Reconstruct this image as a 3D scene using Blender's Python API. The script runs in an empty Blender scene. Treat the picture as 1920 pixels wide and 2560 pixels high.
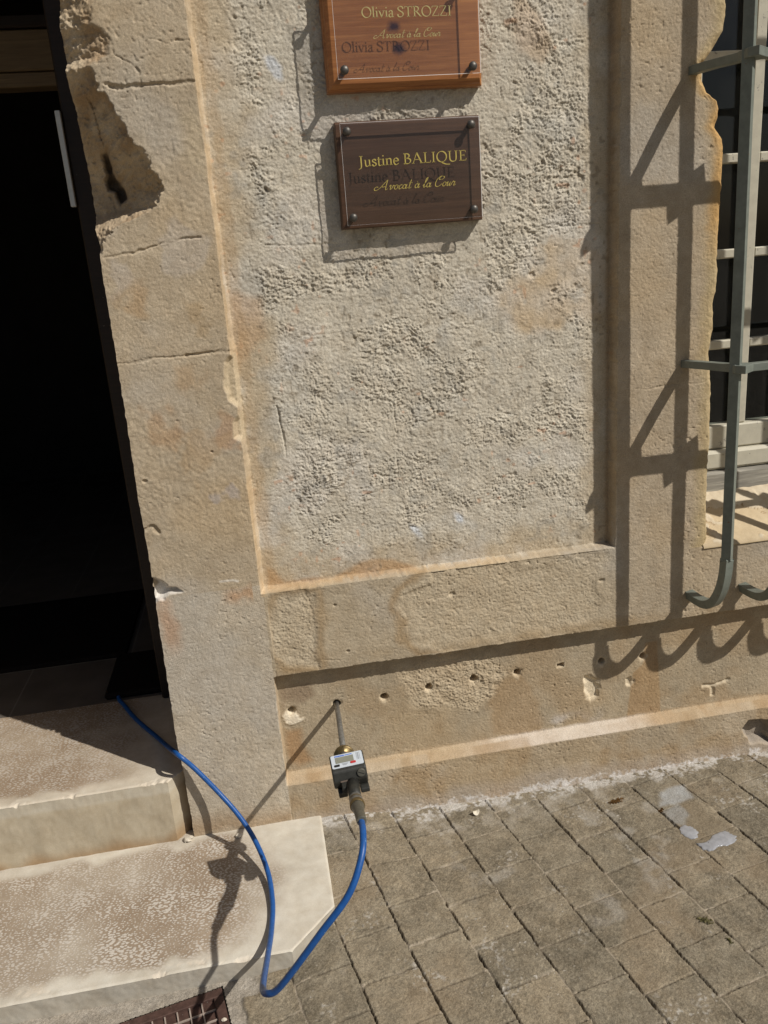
import bpy, math, random
import numpy as np
from mathutils import Vector, Matrix

scene = bpy.context.scene
COL = scene.collection
rnd = random.Random(7)

# ------------------------------------------------------------------ camera
cam_d = bpy.data.cameras.new("camera")
cam = bpy.data.objects.new("camera", cam_d)
COL.objects.link(cam)
cam_d.sensor_fit = 'HORIZONTAL'
cam_d.sensor_width = 36.0
cam_d.lens = 2050.0 / 1920.0 * 36.0
cam_d.clip_start = 0.05
cam_d.clip_end = 500.0
RX = Vector((0.98330731, -0.16649379, -0.07339307))     # image right
UP = Vector((0.11850821, 0.27995366, 0.95267085))       # image up
BK = Vector((-0.13806712, -0.9454659, 0.29501137))      # backwards
M = Matrix.Identity(4)
for i in range(3):
    M[i][0], M[i][1], M[i][2] = RX[i], UP[i], BK[i]
M[0][3], M[1][3], M[2][3] = 0.0, -1.81664688, 1.40
cam.matrix_world = M
scene.camera = cam

# ------------------------------------------------------------------ sky, sun, exposure
SUN = Vector((-1.18, 1.0, -1.55)).normalized()          # direction the light travels
world = bpy.data.worlds.new("World")
scene.world = world
world.use_nodes = True
wn = world.node_tree.nodes
sky = wn.new("ShaderNodeTexSky")
sky.sky_type = 'NISHITA'
sky.sun_disc = False
sky.sun_elevation = math.radians(45.0)
sky.sun_rotation = math.radians(130.3)
sky.dust_density = 2.0
bg = wn["Background"]
bg.inputs[1].default_value = 0.05
world.node_tree.links.new(sky.outputs[0], bg.inputs[0])
sd = bpy.data.lights.new("sun", 'SUN')
sd.energy = 4.6
sd.angle = math.radians(0.5)
sd.color = (1.0, 0.95, 0.875)
so = bpy.data.objects.new("sun", sd)
COL.objects.link(so)
so.rotation_euler = SUN.to_track_quat('-Z', 'Y').to_euler()
so.location = (3, -4, 5)
scene.view_settings.view_transform = 'Standard'
scene.view_settings.look = 'None'
scene.view_settings.gamma = 1.0
scene.view_settings.exposure = -0.25
scene.cycles.max_bounces = 8
scene.cycles.transparent_max_bounces = 16

# ------------------------------------------------------------------ helpers: noise
def smooth(a, b, x):
    t = np.clip((x - a) / (b - a), 0, 1)
    return t * t * (3 - 2 * t)

def noise(x, y, scale, seed):
    """value noise in -1..1, feature size `scale` metres"""
    g = np.random.RandomState(seed).rand(256, 256).astype(np.float32) * 2 - 1
    u = x / scale + 500.3
    v = y / scale + 300.7
    iu = np.floor(u).astype(np.int64)
    iv = np.floor(v).astype(np.int64)
    fu = u - iu
    fv = v - iv
    fu = fu * fu * (3 - 2 * fu)
    fv = fv * fv * (3 - 2 * fv)
    a = iu & 255; b = (iu + 1) & 255; c = iv & 255; d = (iv + 1) & 255
    return (g[a, c] * (1 - fu) + g[b, c] * fu) * (1 - fv) + (g[a, d] * (1 - fu) + g[b, d] * fu) * fv

def fbm(x, y, scale, seed, octv=4, gain=0.5):
    s = 0; amp = 1; tot = 0
    for i in range(octv):
        ca, sa = math.cos(0.6 * i + seed), math.sin(0.6 * i + seed)
        s = s + amp * noise(x * ca - y * sa, x * sa + y * ca, scale / (1.93 ** i), seed + i * 17)
        tot += amp; amp *= gain
    return s / tot

def sdist(poly, x, y):
    """signed distance to polygon, negative inside"""
    n = len(poly)
    d = np.full(x.shape, 1e9)
    ins = np.zeros(x.shape, bool)
    for i in range(n):
        ax, ay = poly[i]; bx, by = poly[(i + 1) % n]
        ex, ey = bx - ax, by - ay
        t = np.clip(((x - ax) * ex + (y - ay) * ey) / (ex * ex + ey * ey + 1e-12), 0, 1)
        d = np.minimum(d, (x - ax - t * ex) ** 2 + (y - ay - t * ey) ** 2)
        c = (ay > y) != (by > y)
        ins ^= c & (x < ax + (y - ay) * ex / (ey if abs(ey) > 1e-12 else 1e-12))
    d = np.sqrt(d)
    return np.where(ins, -d, d)

def pdist(line, x, y):
    """distance to an open polyline"""
    d = np.full(x.shape, 1e9)
    for (ax, ay), (bx, by) in zip(line[:-1], line[1:]):
        ex, ey = bx - ax, by - ay
        t = np.clip(((x - ax) * ex + (y - ay) * ey) / (ex * ex + ey * ey + 1e-12), 0, 1)
        d = np.minimum(d, (x - ax - t * ex) ** 2 + (y - ay - t * ey) ** 2)
    return np.sqrt(d)

def lin(r, g, b):
    f = lambda c: (c / 255 / 12.92) if c / 255 <= 0.04045 else ((c / 255 + 0.055) / 1.055) ** 2.4
    return np.array([f(r), f(g), f(b)])

def mixc(col, c, w):
    w = np.clip(w, 0, 1)[..., None]
    return col * (1 - w) + np.asarray(c) * w

# ------------------------------------------------------------------ helpers: objects
ROOT = {}
def thing(name, label, cat, loc, group=None):
    o = bpy.data.objects.new(name, None)
    COL.objects.link(o)
    o.location = loc
    o.empty_display_size = 0.05
    o["label"] = label; o["category"] = cat
    if group: o["group"] = group
    ROOT[o] = Vector(loc)
    return o

def tag(o, label=None, cat=None, group=None, kind=None):
    if label: o["label"] = label
    if cat: o["category"] = cat
    if group: o["group"] = group
    if kind: o["kind"] = kind
    return o

def link(me, name, mat, parent=None, base=None):
    o = bpy.data.objects.new(name, me)
    COL.objects.link(o)
    if mat is not None:
        for m in (mat if isinstance(mat, (list, tuple)) else [mat]):
            me.materials.append(m)
    off = Vector((0, 0, 0))
    if parent is not None:
        o.parent = parent
        off = ROOT[parent]
    elif base is not None:
        off = Vector(base)
        o.location = base
    if off.length > 0:
        me.transform(Matrix.Translation(-off))
    ROOT[o] = off
    return o

def np_mesh(name, V, F, col=None, smooth_=True, alpha=None):
    """V (n,3), F (m,4) -> mesh, quick"""
    me = bpy.data.meshes.new(name)
    V = np.ascontiguousarray(V, np.float32); F = np.ascontiguousarray(F, np.int32)
    me.vertices.add(len(V)); me.vertices.foreach_set("co", V.ravel())
    k = F.shape[1]
    me.loops.add(F.size); me.loops.foreach_set("vertex_index", F.ravel())
    me.polygons.add(len(F))
    me.polygons.foreach_set("loop_start", np.arange(0, F.size, k, dtype=np.int32))
    me.polygons.foreach_set("use_smooth", np.full(len(F), smooth_, bool))
    me.update(calc_edges=True)
    if col is not None:
        a = me.attributes.new("Col", 'FLOAT_COLOR', 'POINT')
        c4 = np.ones((len(V), 4), np.float32); c4[:, :3] = col
        c4[:, 3] = 0.0 if alpha is None else alpha
        a.data.foreach_set("color", c4.ravel())
    return me

def grid_faces(nr, nc, flip=False):
    i = np.arange(nr * nc).reshape(nr, nc)
    a, b, c, d = i[:-1, :-1], i[:-1, 1:], i[1:, 1:], i[1:, :-1]
    q = np.stack([a, d, c, b] if flip else [a, b, c, d], -1)
    return q          # (nr-1,nc-1,4)

def sub_mesh(name, V, C, Q, mask):
    F = Q[mask]
    u, inv = np.unique(F, return_inverse=True)
    return np_mesh(name, V[u], inv.reshape(F.shape), C[u])

class MB:
    """collects simple shapes into one mesh"""
    def __init__(s): s.v = []; s.f = []; s.mi = []; s.sm = []
    def add(s, vs, fs, mi=0, sm=False):
        o = len(s.v)
        s.v += [tuple(map(float, p)) for p in vs]
        for f in fs:
            s.f.append([i + o for i in f]); s.mi.append(mi); s.sm.append(sm)
    def box(s, x0, x1, y0, y1, z0, z1, mi=0, bev=0.0):
        f = Frame((0, 0, 0), (1, 0, 0), (0, 1, 0), (0, 0, 1))
        s.fbox(f, x0, x1, y0, y1, z0, z1, mi, bev)
    def fbox(s, fr, x0, x1, y0, y1, z0, z1, mi=0, bev=0.0):
        if bev <= 0:
            vs = [fr(x, y, z) for z in (z0, z1) for y in (y0, y1) for x in (x0, x1)]
            s.add(vs, [(0, 2, 3, 1), (4, 5, 7, 6), (0, 1, 5, 4), (2, 6, 7, 3), (0, 4, 6, 2), (1, 3, 7, 5)], mi)
            return
        b = bev; vs = []; idx = {}
        for iz in (0, 1):
            for iy in (0, 1):
                for ix in (0, 1):
                    for ax in range(3):
                        p = [(x0, x1)[ix], (y0, y1)[iy], (z0, z1)[iz]]
                        sg = [1 - 2 * ix, 1 - 2 * iy, 1 - 2 * iz]
                        for k in range(3):
                            if k != ax: p[k] += sg[k] * b
                        idx[(ix, iy, iz, ax)] = len(vs); vs.append(fr(*p))
        fs = []
        for ax in range(3):
            o1, o2 = [(1, 2), (0, 2), (0, 1)][ax]
            for sd_ in (0, 1):
                q = []
                for (m, n) in ((0, 0), (1, 0), (1, 1), (0, 1)):
                    k = [0, 0, 0]; k[ax] = sd_; k[o1] = m; k[o2] = n
                    q.append(idx[(k[0], k[1], k[2], ax)])
                fs.append(q)
        for ax in range(3):                       # edges along ax
            o1, o2 = [(1, 2), (0, 2), (0, 1)][ax]
            for m in (0, 1):
                for n in (0, 1):
                    k0 = [0, 0, 0]; k0[o1] = m; k0[o2] = n; k1 = list(k0); k1[ax] = 1
                    fs.append([idx[(*k0, o1)], idx[(*k1, o1)], idx[(*k1, o2)], idx[(*k0, o2)]])
        for iz in (0, 1):
            for iy in (0, 1):
                for ix in (0, 1):
                    fs.append([idx[(ix, iy, iz, a)] for a in range(3)])
        s.add(vs, fs, mi)
    def tube(s, pts, rad, n=12, mi=0, caps=True, sm=True, ang0=0.0, up=None):
        pts = [Vector(p) for p in pts]
        rr = rad if isinstance(rad, (list, tuple)) else [rad] * len(pts)
        t = (pts[1] - pts[0]).normalized()
        a = Vector(up) if up else (Vector((0, 0, 1)) if abs(t.z) < 0.9 else Vector((1, 0, 0)))
        u = (a - t * a.dot(t)).normalized()
        vs = []
        for i, p in enumerate(pts):
            if i == 0: tt = (pts[1] - pts[0])
            elif i == len(pts) - 1: tt = (pts[-1] - pts[-2])
            else: tt = (pts[i + 1] - pts[i - 1])
            tt.normalize()
            u = (u - tt * u.dot(tt)).normalized()
            w = tt.cross(u)
            for k in range(n):
                an = ang0 + 2 * math.pi * k / n
                vs.append(p + (u * math.cos(an) + w * math.sin(an)) * rr[i])
        fs = []
        for i in range(len(pts) - 1):
            for k in range(n):
                k2 = (k + 1) % n
                fs.append((i * n + k, i * n + k2, (i + 1) * n + k2, (i + 1) * n + k))
        s.add(vs, fs, mi, sm)
        if caps:
            o = len(s.v) - len(vs)
            s.f.append([o + k for k in range(n)][::-1]); s.mi.append(mi); s.sm.append(False)
            e = o + (len(pts) - 1) * n
            s.f.append([e + k for k in range(n)]); s.mi.append(mi); s.sm.append(False)
    def prism(s, fr, poly, w0, w1, mi=0):
        """poly in (a,n) plane, extruded along frame x"""
        n = len(poly)
        vs = [fr(w0, a, c) for a, c in poly] + [fr(w1, a, c) for a, c in poly]
        fs = [tuple(range(n))[::-1], tuple(range(n, 2 * n))]
        for i in range(n):
            j = (i + 1) % n
            fs.append((i, j, n + j, n + i))
        s.add(vs, fs, mi)
    def build(s, name, mat, parent=None, base=None, bevel=0.0):
        me = bpy.data.meshes.new(name)
        me.from_pydata(s.v, [], s.f)
        me.polygons.foreach_set("material_index", s.mi)
        me.polygons.foreach_set("use_smooth", s.sm)
        me.update()
        import bmesh
        bm = bmesh.new(); bm.from_mesh(me)
        bmesh.ops.recalc_face_normals(bm, faces=bm.faces)
        bm.to_mesh(me); bm.free()
        o = link(me, name, mat, parent, base)
        if bevel > 0:
            md = o.modifiers.new("bevel", 'BEVEL'); md.width = bevel; md.segments = 2; md.limit_method = 'ANGLE'
        return o

class Frame:
    def __init__(s, o, x, y, z):
        s.o, s.x, s.y, s.z = Vector(o), Vector(x), Vector(y), Vector(z)
    def __call__(s, a, b, c): return s.o + s.x * a + s.y * b + s.z * c

def catmull(pts, n=10):
    P = [Vector(p) for p in pts]
    P = [P[0] * 2 - P[1]] + P + [P[-1] * 2 - P[-2]]
    out = []
    for i in range(1, len(P) - 2):
        p0, p1, p2, p3 = P[i - 1], P[i], P[i + 1], P[i + 2]
        for k in range(n):
            t = k / n
            out.append(0.5 * ((2 * p1) + (p2 - p0) * t + (2 * p0 - 5 * p1 + 4 * p2 - p3) * t * t + (3 * p1 - p0 - 3 * p2 + p3) * t ** 3))
    out.append(P[-2])
    return out

# ------------------------------------------------------------------ materials
def new_mat(name):
    m = bpy.data.materials.new(name); m.use_nodes = True
    nt = m.node_tree
    return m, nt, nt.nodes, nt.links, nt.nodes["Principled BSDF"]

def nd(ns, typ, **kw):
    n = ns.new(typ)
    for k, v in kw.items(): setattr(n, k, v)
    return n

def mathn(nt, op, a, b=None, c=None, clamp=False):
    n = nt.nodes.new("ShaderNodeMath"); n.operation = op; n.use_clamp = clamp
    for i, v in enumerate((a, b, c)):
        if v is None: continue
        if isinstance(v, (int, float)): n.inputs[i].default_value = v
        else: nt.links.new(v, n.inputs[i])
    return n.outputs[0]

def ramp(nt, fac, stops):
    r = nt.nodes.new("ShaderNodeValToRGB")
    e = r.color_ramp.elements
    e[0].position, e[0].color = stops[0][0], (*stops[0][1], 1)
    e[1].position, e[1].color = stops[-1][0], (*stops[-1][1], 1)
    for p, c in stops[1:-1]:
        k = e.new(p); k.color = (*c, 1)
    nt.links.new(fac, r.inputs[0])
    return r.outputs[0]

def noise_n(nt, scale, detail=4, rough=0.6, vec=None, dist=0.0):
    n = nt.nodes.new("ShaderNodeTexNoise")
    n.inputs["Scale"].default_value = scale; n.inputs["Detail"].default_value = detail
    n.inputs["Roughness"].default_value = rough; n.inputs["Distortion"].default_value = dist
    if vec is not None: nt.links.new(vec, n.inputs["Vector"])
    return n.outputs[0]

def objco(nt, scale=None):
    t = nt.nodes.new("ShaderNodeTexCoord").outputs["Object"]
    if scale:
        m = nt.nodes.new("ShaderNodeMapping"); m.inputs["Scale"].default_value = scale
        nt.links.new(t, m.inputs[0]); t = m.outputs[0]
    return t

def bump_n(nt, h, strength, dist, bsdf):
    b = nt.nodes.new("ShaderNodeBump")
    b.inputs["Strength"].default_value = strength; b.inputs["Distance"].default_value = dist
    nt.links.new(h, b.inputs["Height"]); nt.links.new(b.outputs[0], bsdf.inputs["Normal"])

def mixmul(nt, col, fac_col):
    m = nt.nodes.new("ShaderNodeMix"); m.data_type = 'RGBA'; m.blend_type = 'MULTIPLY'
    m.inputs[0].default_value = 1.0
    nt.links.new(col, m.inputs[6]); nt.links.new(fac_col, m.inputs[7])
    return m.outputs[2]

def stone_mat(name, lo=0.72, hi=1.22, fine=420, bump=0.5, bd=0.0012, speck=0.0):
    m, nt, ns, ls, b = new_mat(name)
    at = nd(ns, "ShaderNodeAttribute", attribute_name="Col")
    co = objco(nt)
    n1 = noise_n(nt, fine, 5, 0.7, co)
    c1 = ramp(nt, n1, [(0.28, (lo, lo, lo * 0.98)), (0.72, (hi, hi, hi * 1.01))])
    c = mixmul(nt, at.outputs["Color"], c1)
    n2 = noise_n(nt, 28, 5, 0.65, co)
    c2 = ramp(nt, n2, [(0.3, (0.90, 0.87, 0.83)), (0.7, (1.08, 1.09, 1.1))])
    c = mixmul(nt, c, c2)
    if speck > 0:
        n3 = noise_n(nt, 750, 2, 0.5, co)
        c3 = ramp(nt, n3, [(0.30, (1 - speck, 1 - speck, 1 - speck)), (0.42, (1, 1, 1)), (0.66, (1, 1, 1)), (0.76, (1 + speck * 1.5,) * 3)])
        c = mixmul(nt, c, c3)
    ls.new(c, b.inputs["Base Color"])
    b.inputs["Roughness"].default_value = 0.93
    b.inputs["Specular IOR Level"].default_value = 0.18
    h = mathn(nt, 'ADD', n1, mathn(nt, 'MULTIPLY', noise_n(nt, 160, 4, 0.6, co), 0.8))
    bump_n(nt, h, bump, bd, b)
    return m

def tooled_mat(name):
    """pale stone with a bush-hammered stipple where the mesh's alpha says it is tooled"""
    m = stone_mat(name, 0.90, 1.07, 500, 0.3, 0.0008)
    nt = m.node_tree; ls = nt.links; b = nt.nodes["Principled BSDF"]
    at = [n for n in nt.nodes if n.type == 'ATTRIBUTE'][0]
    base = b.inputs["Base Color"].links[0].from_socket
    co = objco(nt)
    wv = nt.nodes.new("ShaderNodeTexNoise"); wv.inputs["Scale"].default_value = 60; ls.new(co, wv.inputs["Vector"])
    ad = nt.nodes.new("ShaderNodeMix"); ad.data_type = 'VECTOR'; ad.inputs[0].default_value = 0.006
    ls.new(co, ad.inputs[4]); ls.new(wv.outputs["Color"], ad.inputs[5])
    mp = nt.nodes.new("ShaderNodeMapping"); mp.inputs["Rotation"].default_value = (0, 0, 0.5); mp.inputs["Scale"].default_value = (0.72, 1.15, 1)
    ls.new(ad.outputs[1], mp.inputs[0])
    vo = nt.nodes.new("ShaderNodeTexVoronoi"); vo.voronoi_dimensions = '2D'; vo.inputs["Scale"].default_value = 165; ls.new(mp.outputs[0], vo.inputs["Vector"])
    n3 = noise_n(nt, 18, 4, 0.65, co)
    size = mathn(nt, 'MULTIPLY_ADD', n3, 1.10, -0.17)
    dot = mathn(nt, 'MULTIPLY', mathn(nt, 'SUBTRACT', size, vo.outputs["Distance"]), 7.0, clamp=True)
    dot = mathn(nt, 'MULTIPLY', dot, at.outputs["Alpha"])
    mx = nt.nodes.new("ShaderNodeMix"); mx.data_type = 'RGBA'
    ls.new(mathn(nt, 'MULTIPLY', dot, 0.85), mx.inputs[0]); ls.new(base, mx.inputs[6]); mx.inputs[7].default_value = (0.60, 0.555, 0.49, 1)
    ls.new(mx.outputs[2], b.inputs["Base Color"])
    bp = nt.nodes.new("ShaderNodeBump"); bp.inputs["Strength"].default_value = 0.5; bp.inputs["Distance"].default_value = 0.0012
    ls.new(dot, bp.inputs["Height"]); ls.new(b.inputs["Normal"].links[0].from_socket, bp.inputs["Normal"]); ls.new(bp.outputs[0], b.inputs["Normal"])
    return m

def plain_mat(name, c, rough=0.5, metal=0.0, var=0.25, scale=60, bump=0.0, spec=0.5, chips=None):
    m, nt, ns, ls, b = new_mat(name)
    co = objco(nt)
    n = noise_n(nt, scale, 5, 0.65, co)
    c = np.asarray(c, float)
    cc = ramp(nt, n, [(0.25, tuple(c * (1 - var))), (0.75, tuple(np.minimum(c * (1 + var), 1)))])
    if chips is not None:
        n2 = noise_n(nt, chips[1], 4, 0.7, co)
        f = mathn(nt, 'GREATER_THAN', n2, chips[2])
        mx = nt.nodes.new("ShaderNodeMix"); mx.data_type = 'RGBA'
        ls.new(f, mx.inputs[0]); ls.new(cc, mx.inputs[6]); mx.inputs[7].default_value = (*chips[0], 1)
        cc = mx.outputs[2]
    ls.new(cc, b.inputs["Base Color"])
    rr = mathn(nt, 'ADD', mathn(nt, 'MULTIPLY', noise_n(nt, scale * 1.7, 3, 0.6, co), 0.3), rough - 0.15, clamp=True)
    ls.new(rr, b.inputs["Roughness"])
    b.inputs["Metallic"].default_value = metal
    b.inputs["Specular IOR Level"].default_value = spec
    if bump > 0: bump_n(nt, noise_n(nt, scale * 4, 4, 0.6, co), bump, 0.001, b)
    return m

def wood_mat(name, dark, light, rough=0.4, knots=(), sc=1.0, spec=0.5, worn=None):
    m, nt, ns, ls, b = new_mat(name)
    co = objco(nt, (3 * sc, 30 * sc, 60 * sc))
    n = noise_n(nt, 2.2, 6, 0.62, co, 0.6)
    c = ramp(nt, n, [(0.28, tuple(dark)), (0.55, tuple((np.array(dark) + np.array(light)) / 2)), (0.72, tuple(light))])
    n2 = noise_n(nt, 9, 3, 0.6, objco(nt, (3 * sc, 60 * sc, 160 * sc)))
    c = mixmul(nt, c, ramp(nt, n2, [(0.3, (0.8, 0.78, 0.75)), (0.7, (1.12, 1.12, 1.12))]))
    gc = nt.nodes.new("ShaderNodeTexCoord").outputs["Object"]
    for (kx, kz, r, kc) in knots:
        sx = nt.nodes.new("ShaderNodeSeparateXYZ"); ls.new(gc, sx.inputs[0])
        dx = mathn(nt, 'MULTIPLY', mathn(nt, 'SUBTRACT', sx.outputs[0], kx), 0.75)
        dz = mathn(nt, 'SUBTRACT', sx.outputs[2], kz)
        d = mathn(nt, 'SQRT', mathn(nt, 'ADD', mathn(nt, 'MULTIPLY', dx, dx), mathn(nt, 'MULTIPLY', dz, dz)))
        d = mathn(nt, 'ADD', d, mathn(nt, 'MULTIPLY', mathn(nt, 'SUBTRACT', noise_n(nt, 120, 3, 0.6, gc), 0.5), 0.008))
        f = mathn(nt, 'SUBTRACT', 1.0, mathn(nt, 'DIVIDE', mathn(nt, 'SUBTRACT', d, r * 0.5), r), clamp=True)
        mx = nt.nodes.new("ShaderNodeMix"); mx.data_type = 'RGBA'
        ls.new(f, mx.inputs[0]); ls.new(c, mx.inputs[6]); mx.inputs[7].default_value = (*kc, 1)
        c = mx.outputs[2]
    if worn is not None:
        f = mathn(nt, 'GREATER_THAN', noise_n(nt, 14, 5, 0.7, objco(nt, (2, 14, 14))), worn[1])
        mx = nt.nodes.new("ShaderNodeMix"); mx.data_type = 'RGBA'
        ls.new(f, mx.inputs[0]); ls.new(c, mx.inputs[6]); mx.inputs[7].default_value = (*worn[0], 1)
        c = mx.outputs[2]
    ls.new(c, b.inputs["Base Color"])
    b.inputs["Roughness"].default_value = rough
    b.inputs["Specular IOR Level"].default_value = spec
    bump_n(nt, n2, 0.25, 0.0006, b)
    return m

def clear_mat(name, tint, refl=0.9, rough=0.02, dust=0.0, ior=1.45):
    """thin clear sheet: transparent + fresnel reflection"""
    m = bpy.data.materials.new(name); m.use_nodes = True
    nt = m.node_tree; ns, ls = nt.nodes, nt.links
    ns.remove(ns["Principled BSDF"])
    tr = nd(ns, "ShaderNodeBsdfTransparent"); tr.inputs[0].default_value = (*tint, 1)
    gl = nd(ns, "ShaderNodeBsdfGlossy"); gl.inputs["Roughness"].default_value = rough
    lw = nd(ns, "ShaderNodeLayerWeight"); lw.inputs[0].default_value = 0.5
    mx = nd(ns, "ShaderNodeMixShader")
    fz = mathn(nt, 'ADD', mathn(nt, 'MULTIPLY', mathn(nt, 'POWER', lw.outputs["Facing"], 5.0), 0.96), 0.04)
    ls.new(mathn(nt, 'MULTIPLY', fz, refl), mx.inputs[0])
    ls.new(tr.outputs[0], mx.inputs[1]); ls.new(gl.outputs[0], mx.inputs[2])
    out = mx.outputs[0]
    if dust > 0:
        df = nd(ns, "ShaderNodeBsdfDiffuse"); df.inputs[0].default_value = (0.6, 0.58, 0.55, 1)
        m2 = nd(ns, "ShaderNodeMixShader")
        n = noise_n(nt, 22, 5, 0.7, objco(nt))
        ls.new(mathn(nt, 'MULTIPLY', n, dust * 2), m2.inputs[0])
        ls.new(out, m2.inputs[1]); ls.new(df.outputs[0], m2.inputs[2]); out = m2.outputs[0]
    ls.new(out, ns["Material Output"].inputs[0])
    return m

M_STONE = stone_mat("limestone", fine=380, bump=0.55, bd=0.0013)
M_STEP = tooled_mat("step_stone")
M_PAVE = stone_mat("paver", 0.55, 1.38, 430, 0.9, 0.0014, speck=0.40)
M_GREEN = plain_mat("green_paint", (0.180, 0.200, 0.172), 0.5, 0, 0.22, 45, 0.25, 0.4, chips=((0.20, 0.10, 0.05), 60, 0.70))
M_HOSE = plain_mat("blue_rubber", (0.012, 0.085, 0.30), 0.42, 0, 0.22, 90, 0.12, 0.45, chips=((0.10, 0.22, 0.42), 85, 0.68))
M_WHITE = plain_mat("old_white_paint", (0.52, 0.49, 0.395), 0.55, 0, 0.1, 40, 0.3, 0.3, chips=((0.30, 0.28, 0.24), 50, 0.64))
M_GREYWOOD = wood_mat("grey_weathered_wood", (0.20, 0.19, 0.17), (0.46, 0.44, 0.38), 0.8, spec=0.1)
M_DARKMETAL = plain_mat("dark_bronze", (0.10, 0.092, 0.082), 0.45, 0.6, 0.3, 150, 0.05)
M_BRASS = plain_mat("dirty_brass", (0.20, 0.145, 0.065), 0.42, 0.7, 0.35, 130, 0.1)
M_STEEL = plain_mat("dull_steel", (0.24, 0.235, 0.22), 0.42, 0.6, 0.35, 110, 0.12, chips=((0.50, 0.49, 0.46), 75, 0.66))
M_PLASTIC = plain_mat("dusty_black_plastic", (0.026, 0.026, 0.022), 0.5, 0, 0.35, 90, 0.15, chips=((0.12, 0.115, 0.10), 70, 0.70))
M_PANEL = plain_mat("grey_white_label", (0.55, 0.60, 0.65), 0.4, 0, 0.06, 80)
M_LCD = plain_mat("lcd", (0.23, 0.235, 0.19), 0.25, 0, 0.08, 40)
M_RED = plain_mat("red_key", (0.50, 0.035, 0.035), 0.4, 0, 0.1, 80)
M_BLACK = plain_mat("black_key", (0.02, 0.02, 0.02), 0.4, 0, 0.1, 80)
M_BLUE = plain_mat("blue_print", (0.04, 0.14, 0.55), 0.5, 0, 0.15, 300)
M_PRINTGREY = plain_mat("grey_print", (0.22, 0.23, 0.24), 0.5, 0, 0.15, 300)
M_GOLD = plain_mat("gold_lettering", (0.50, 0.40, 0.10), 0.5, 0.0, 0.12, 200, 0, 0.4)
M_GOLD2 = plain_mat("pale_gold_lettering", (0.46, 0.40, 0.17), 0.5, 0.0, 0.12, 200, 0, 0.4)
M_PINE = wood_mat("varnished_pine", (0.30, 0.110, 0.034), (0.54, 0.240, 0.078), 0.33,
                  knots=((-0.020, 0.010, 0.0085, (0.05, 0.015, 0.02)), (-0.012, -0.030, 0.0095, (0.05, 0.015, 0.02))))
M_WALNUT = wood_mat("dark_walnut", (0.062, 0.028, 0.012), (0.130, 0.064, 0.032), 0.45, worn=((0.14, 0.125, 0.105), 0.72))
M_ACRYL = clear_mat("clear_acrylic", (0.93, 0.925, 0.93), 0.9, 0.02, 0.004)
M_ACRYL_OLD = clear_mat("hazed_acrylic", (0.91, 0.90, 0.90), 0.6, 0.05, 0.006)
M_EDGE = bpy.data.materials.new("frosted_edge"); M_EDGE.use_nodes = True
_n = M_EDGE.node_tree.nodes; _n.remove(_n["Principled BSDF"])
_t = _n.new("ShaderNodeBsdfTranslucent"); _t.inputs[0].default_value = (0.9, 0.9, 0.9, 1)
_d = _n.new("ShaderNodeBsdfDiffuse"); _d.inputs[0].default_value = (0.85, 0.85, 0.85, 1)
_m = _n.new("ShaderNodeMixShader"); _m.inputs[0].default_value = 0.3
M_EDGE.node_tree.links.new(_t.outputs[0], _m.inputs[1]); M_EDGE.node_tree.links.new(_d.outputs[0], _m.inputs[2])
M_EDGE.node_tree.links.new(_m.outputs[0], _n["Material Output"].inputs[0])
M_GLASS = clear_mat("window_glass", (0.75, 0.78, 0.78), 0.8, 0.01, 0.006)
M_RUST = plain_mat("rusty_iron", (0.085, 0.048, 0.038), 0.75, 0.2, 0.45, 60, 0.5, 0.3, chips=((0.22, 0.19, 0.16), 95, 0.69))
M_RIB = plain_mat("worn_rib_metal", (0.40, 0.33, 0.28), 0.6, 0.2, 0.35, 90, 0.2, 0.3)
M_DOORWOOD = wood_mat("brown_door_wood", (0.008, 0.004, 0.003), (0.024, 0.012, 0.008), 0.6, worn=((0.45, 0.42, 0.38), 0.73))
M_BEAM = wood_mat("tan_painted_wood", (0.16, 0.11, 0.06), (0.26, 0.19, 0.11), 0.6)
M_ROOM = plain_mat("shade_dark_plaster", (0.03, 0.027, 0.024), 0.9, 0, 0.2, 4)  # deep shade put into the colour: near-black walls keep the rooms dark
M_MAT = plain_mat("black_coir", (0.012, 0.010, 0.009), 0.95, 0, 0.4, 120, 0.6, 0.1)
M_PLATE = plain_mat("pale_zinc", (0.62, 0.66, 0.68), 0.45, 0.1, 0.08, 60)
M_LEAF = plain_mat("dry_leaf", (0.70, 0.64, 0.52), 0.7, 0, 0.25, 150)
M_MOSS = plain_mat("moss_green", (0.15, 0.135, 0.065), 0.95, 0, 0.5, 200, 0.6, 0.1)
M_STRAW = plain_mat("brown_plant_litter", (0.13, 0.07, 0.025), 0.9, 0, 0.4, 200, 0.3, 0.1)
M_CHIP = plain_mat("pale_stone_chip", (0.62, 0.56, 0.46), 0.9, 0, 0.15, 120, 0.4, 0.1)

def puddle_mat():
    m, nt, ns, ls, b = new_mat("milky_liquid")
    n = noise_n(nt, 45, 5, 0.65, objco(nt))
    ls.new(ramp(nt, n, [(0.3, (0.26, 0.265, 0.28)), (0.7, (0.40, 0.41, 0.44))]), b.inputs["Base Color"])
    b.inputs["Roughness"].default_value = 0.12
    return m
M_MILK = puddle_mat()

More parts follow.
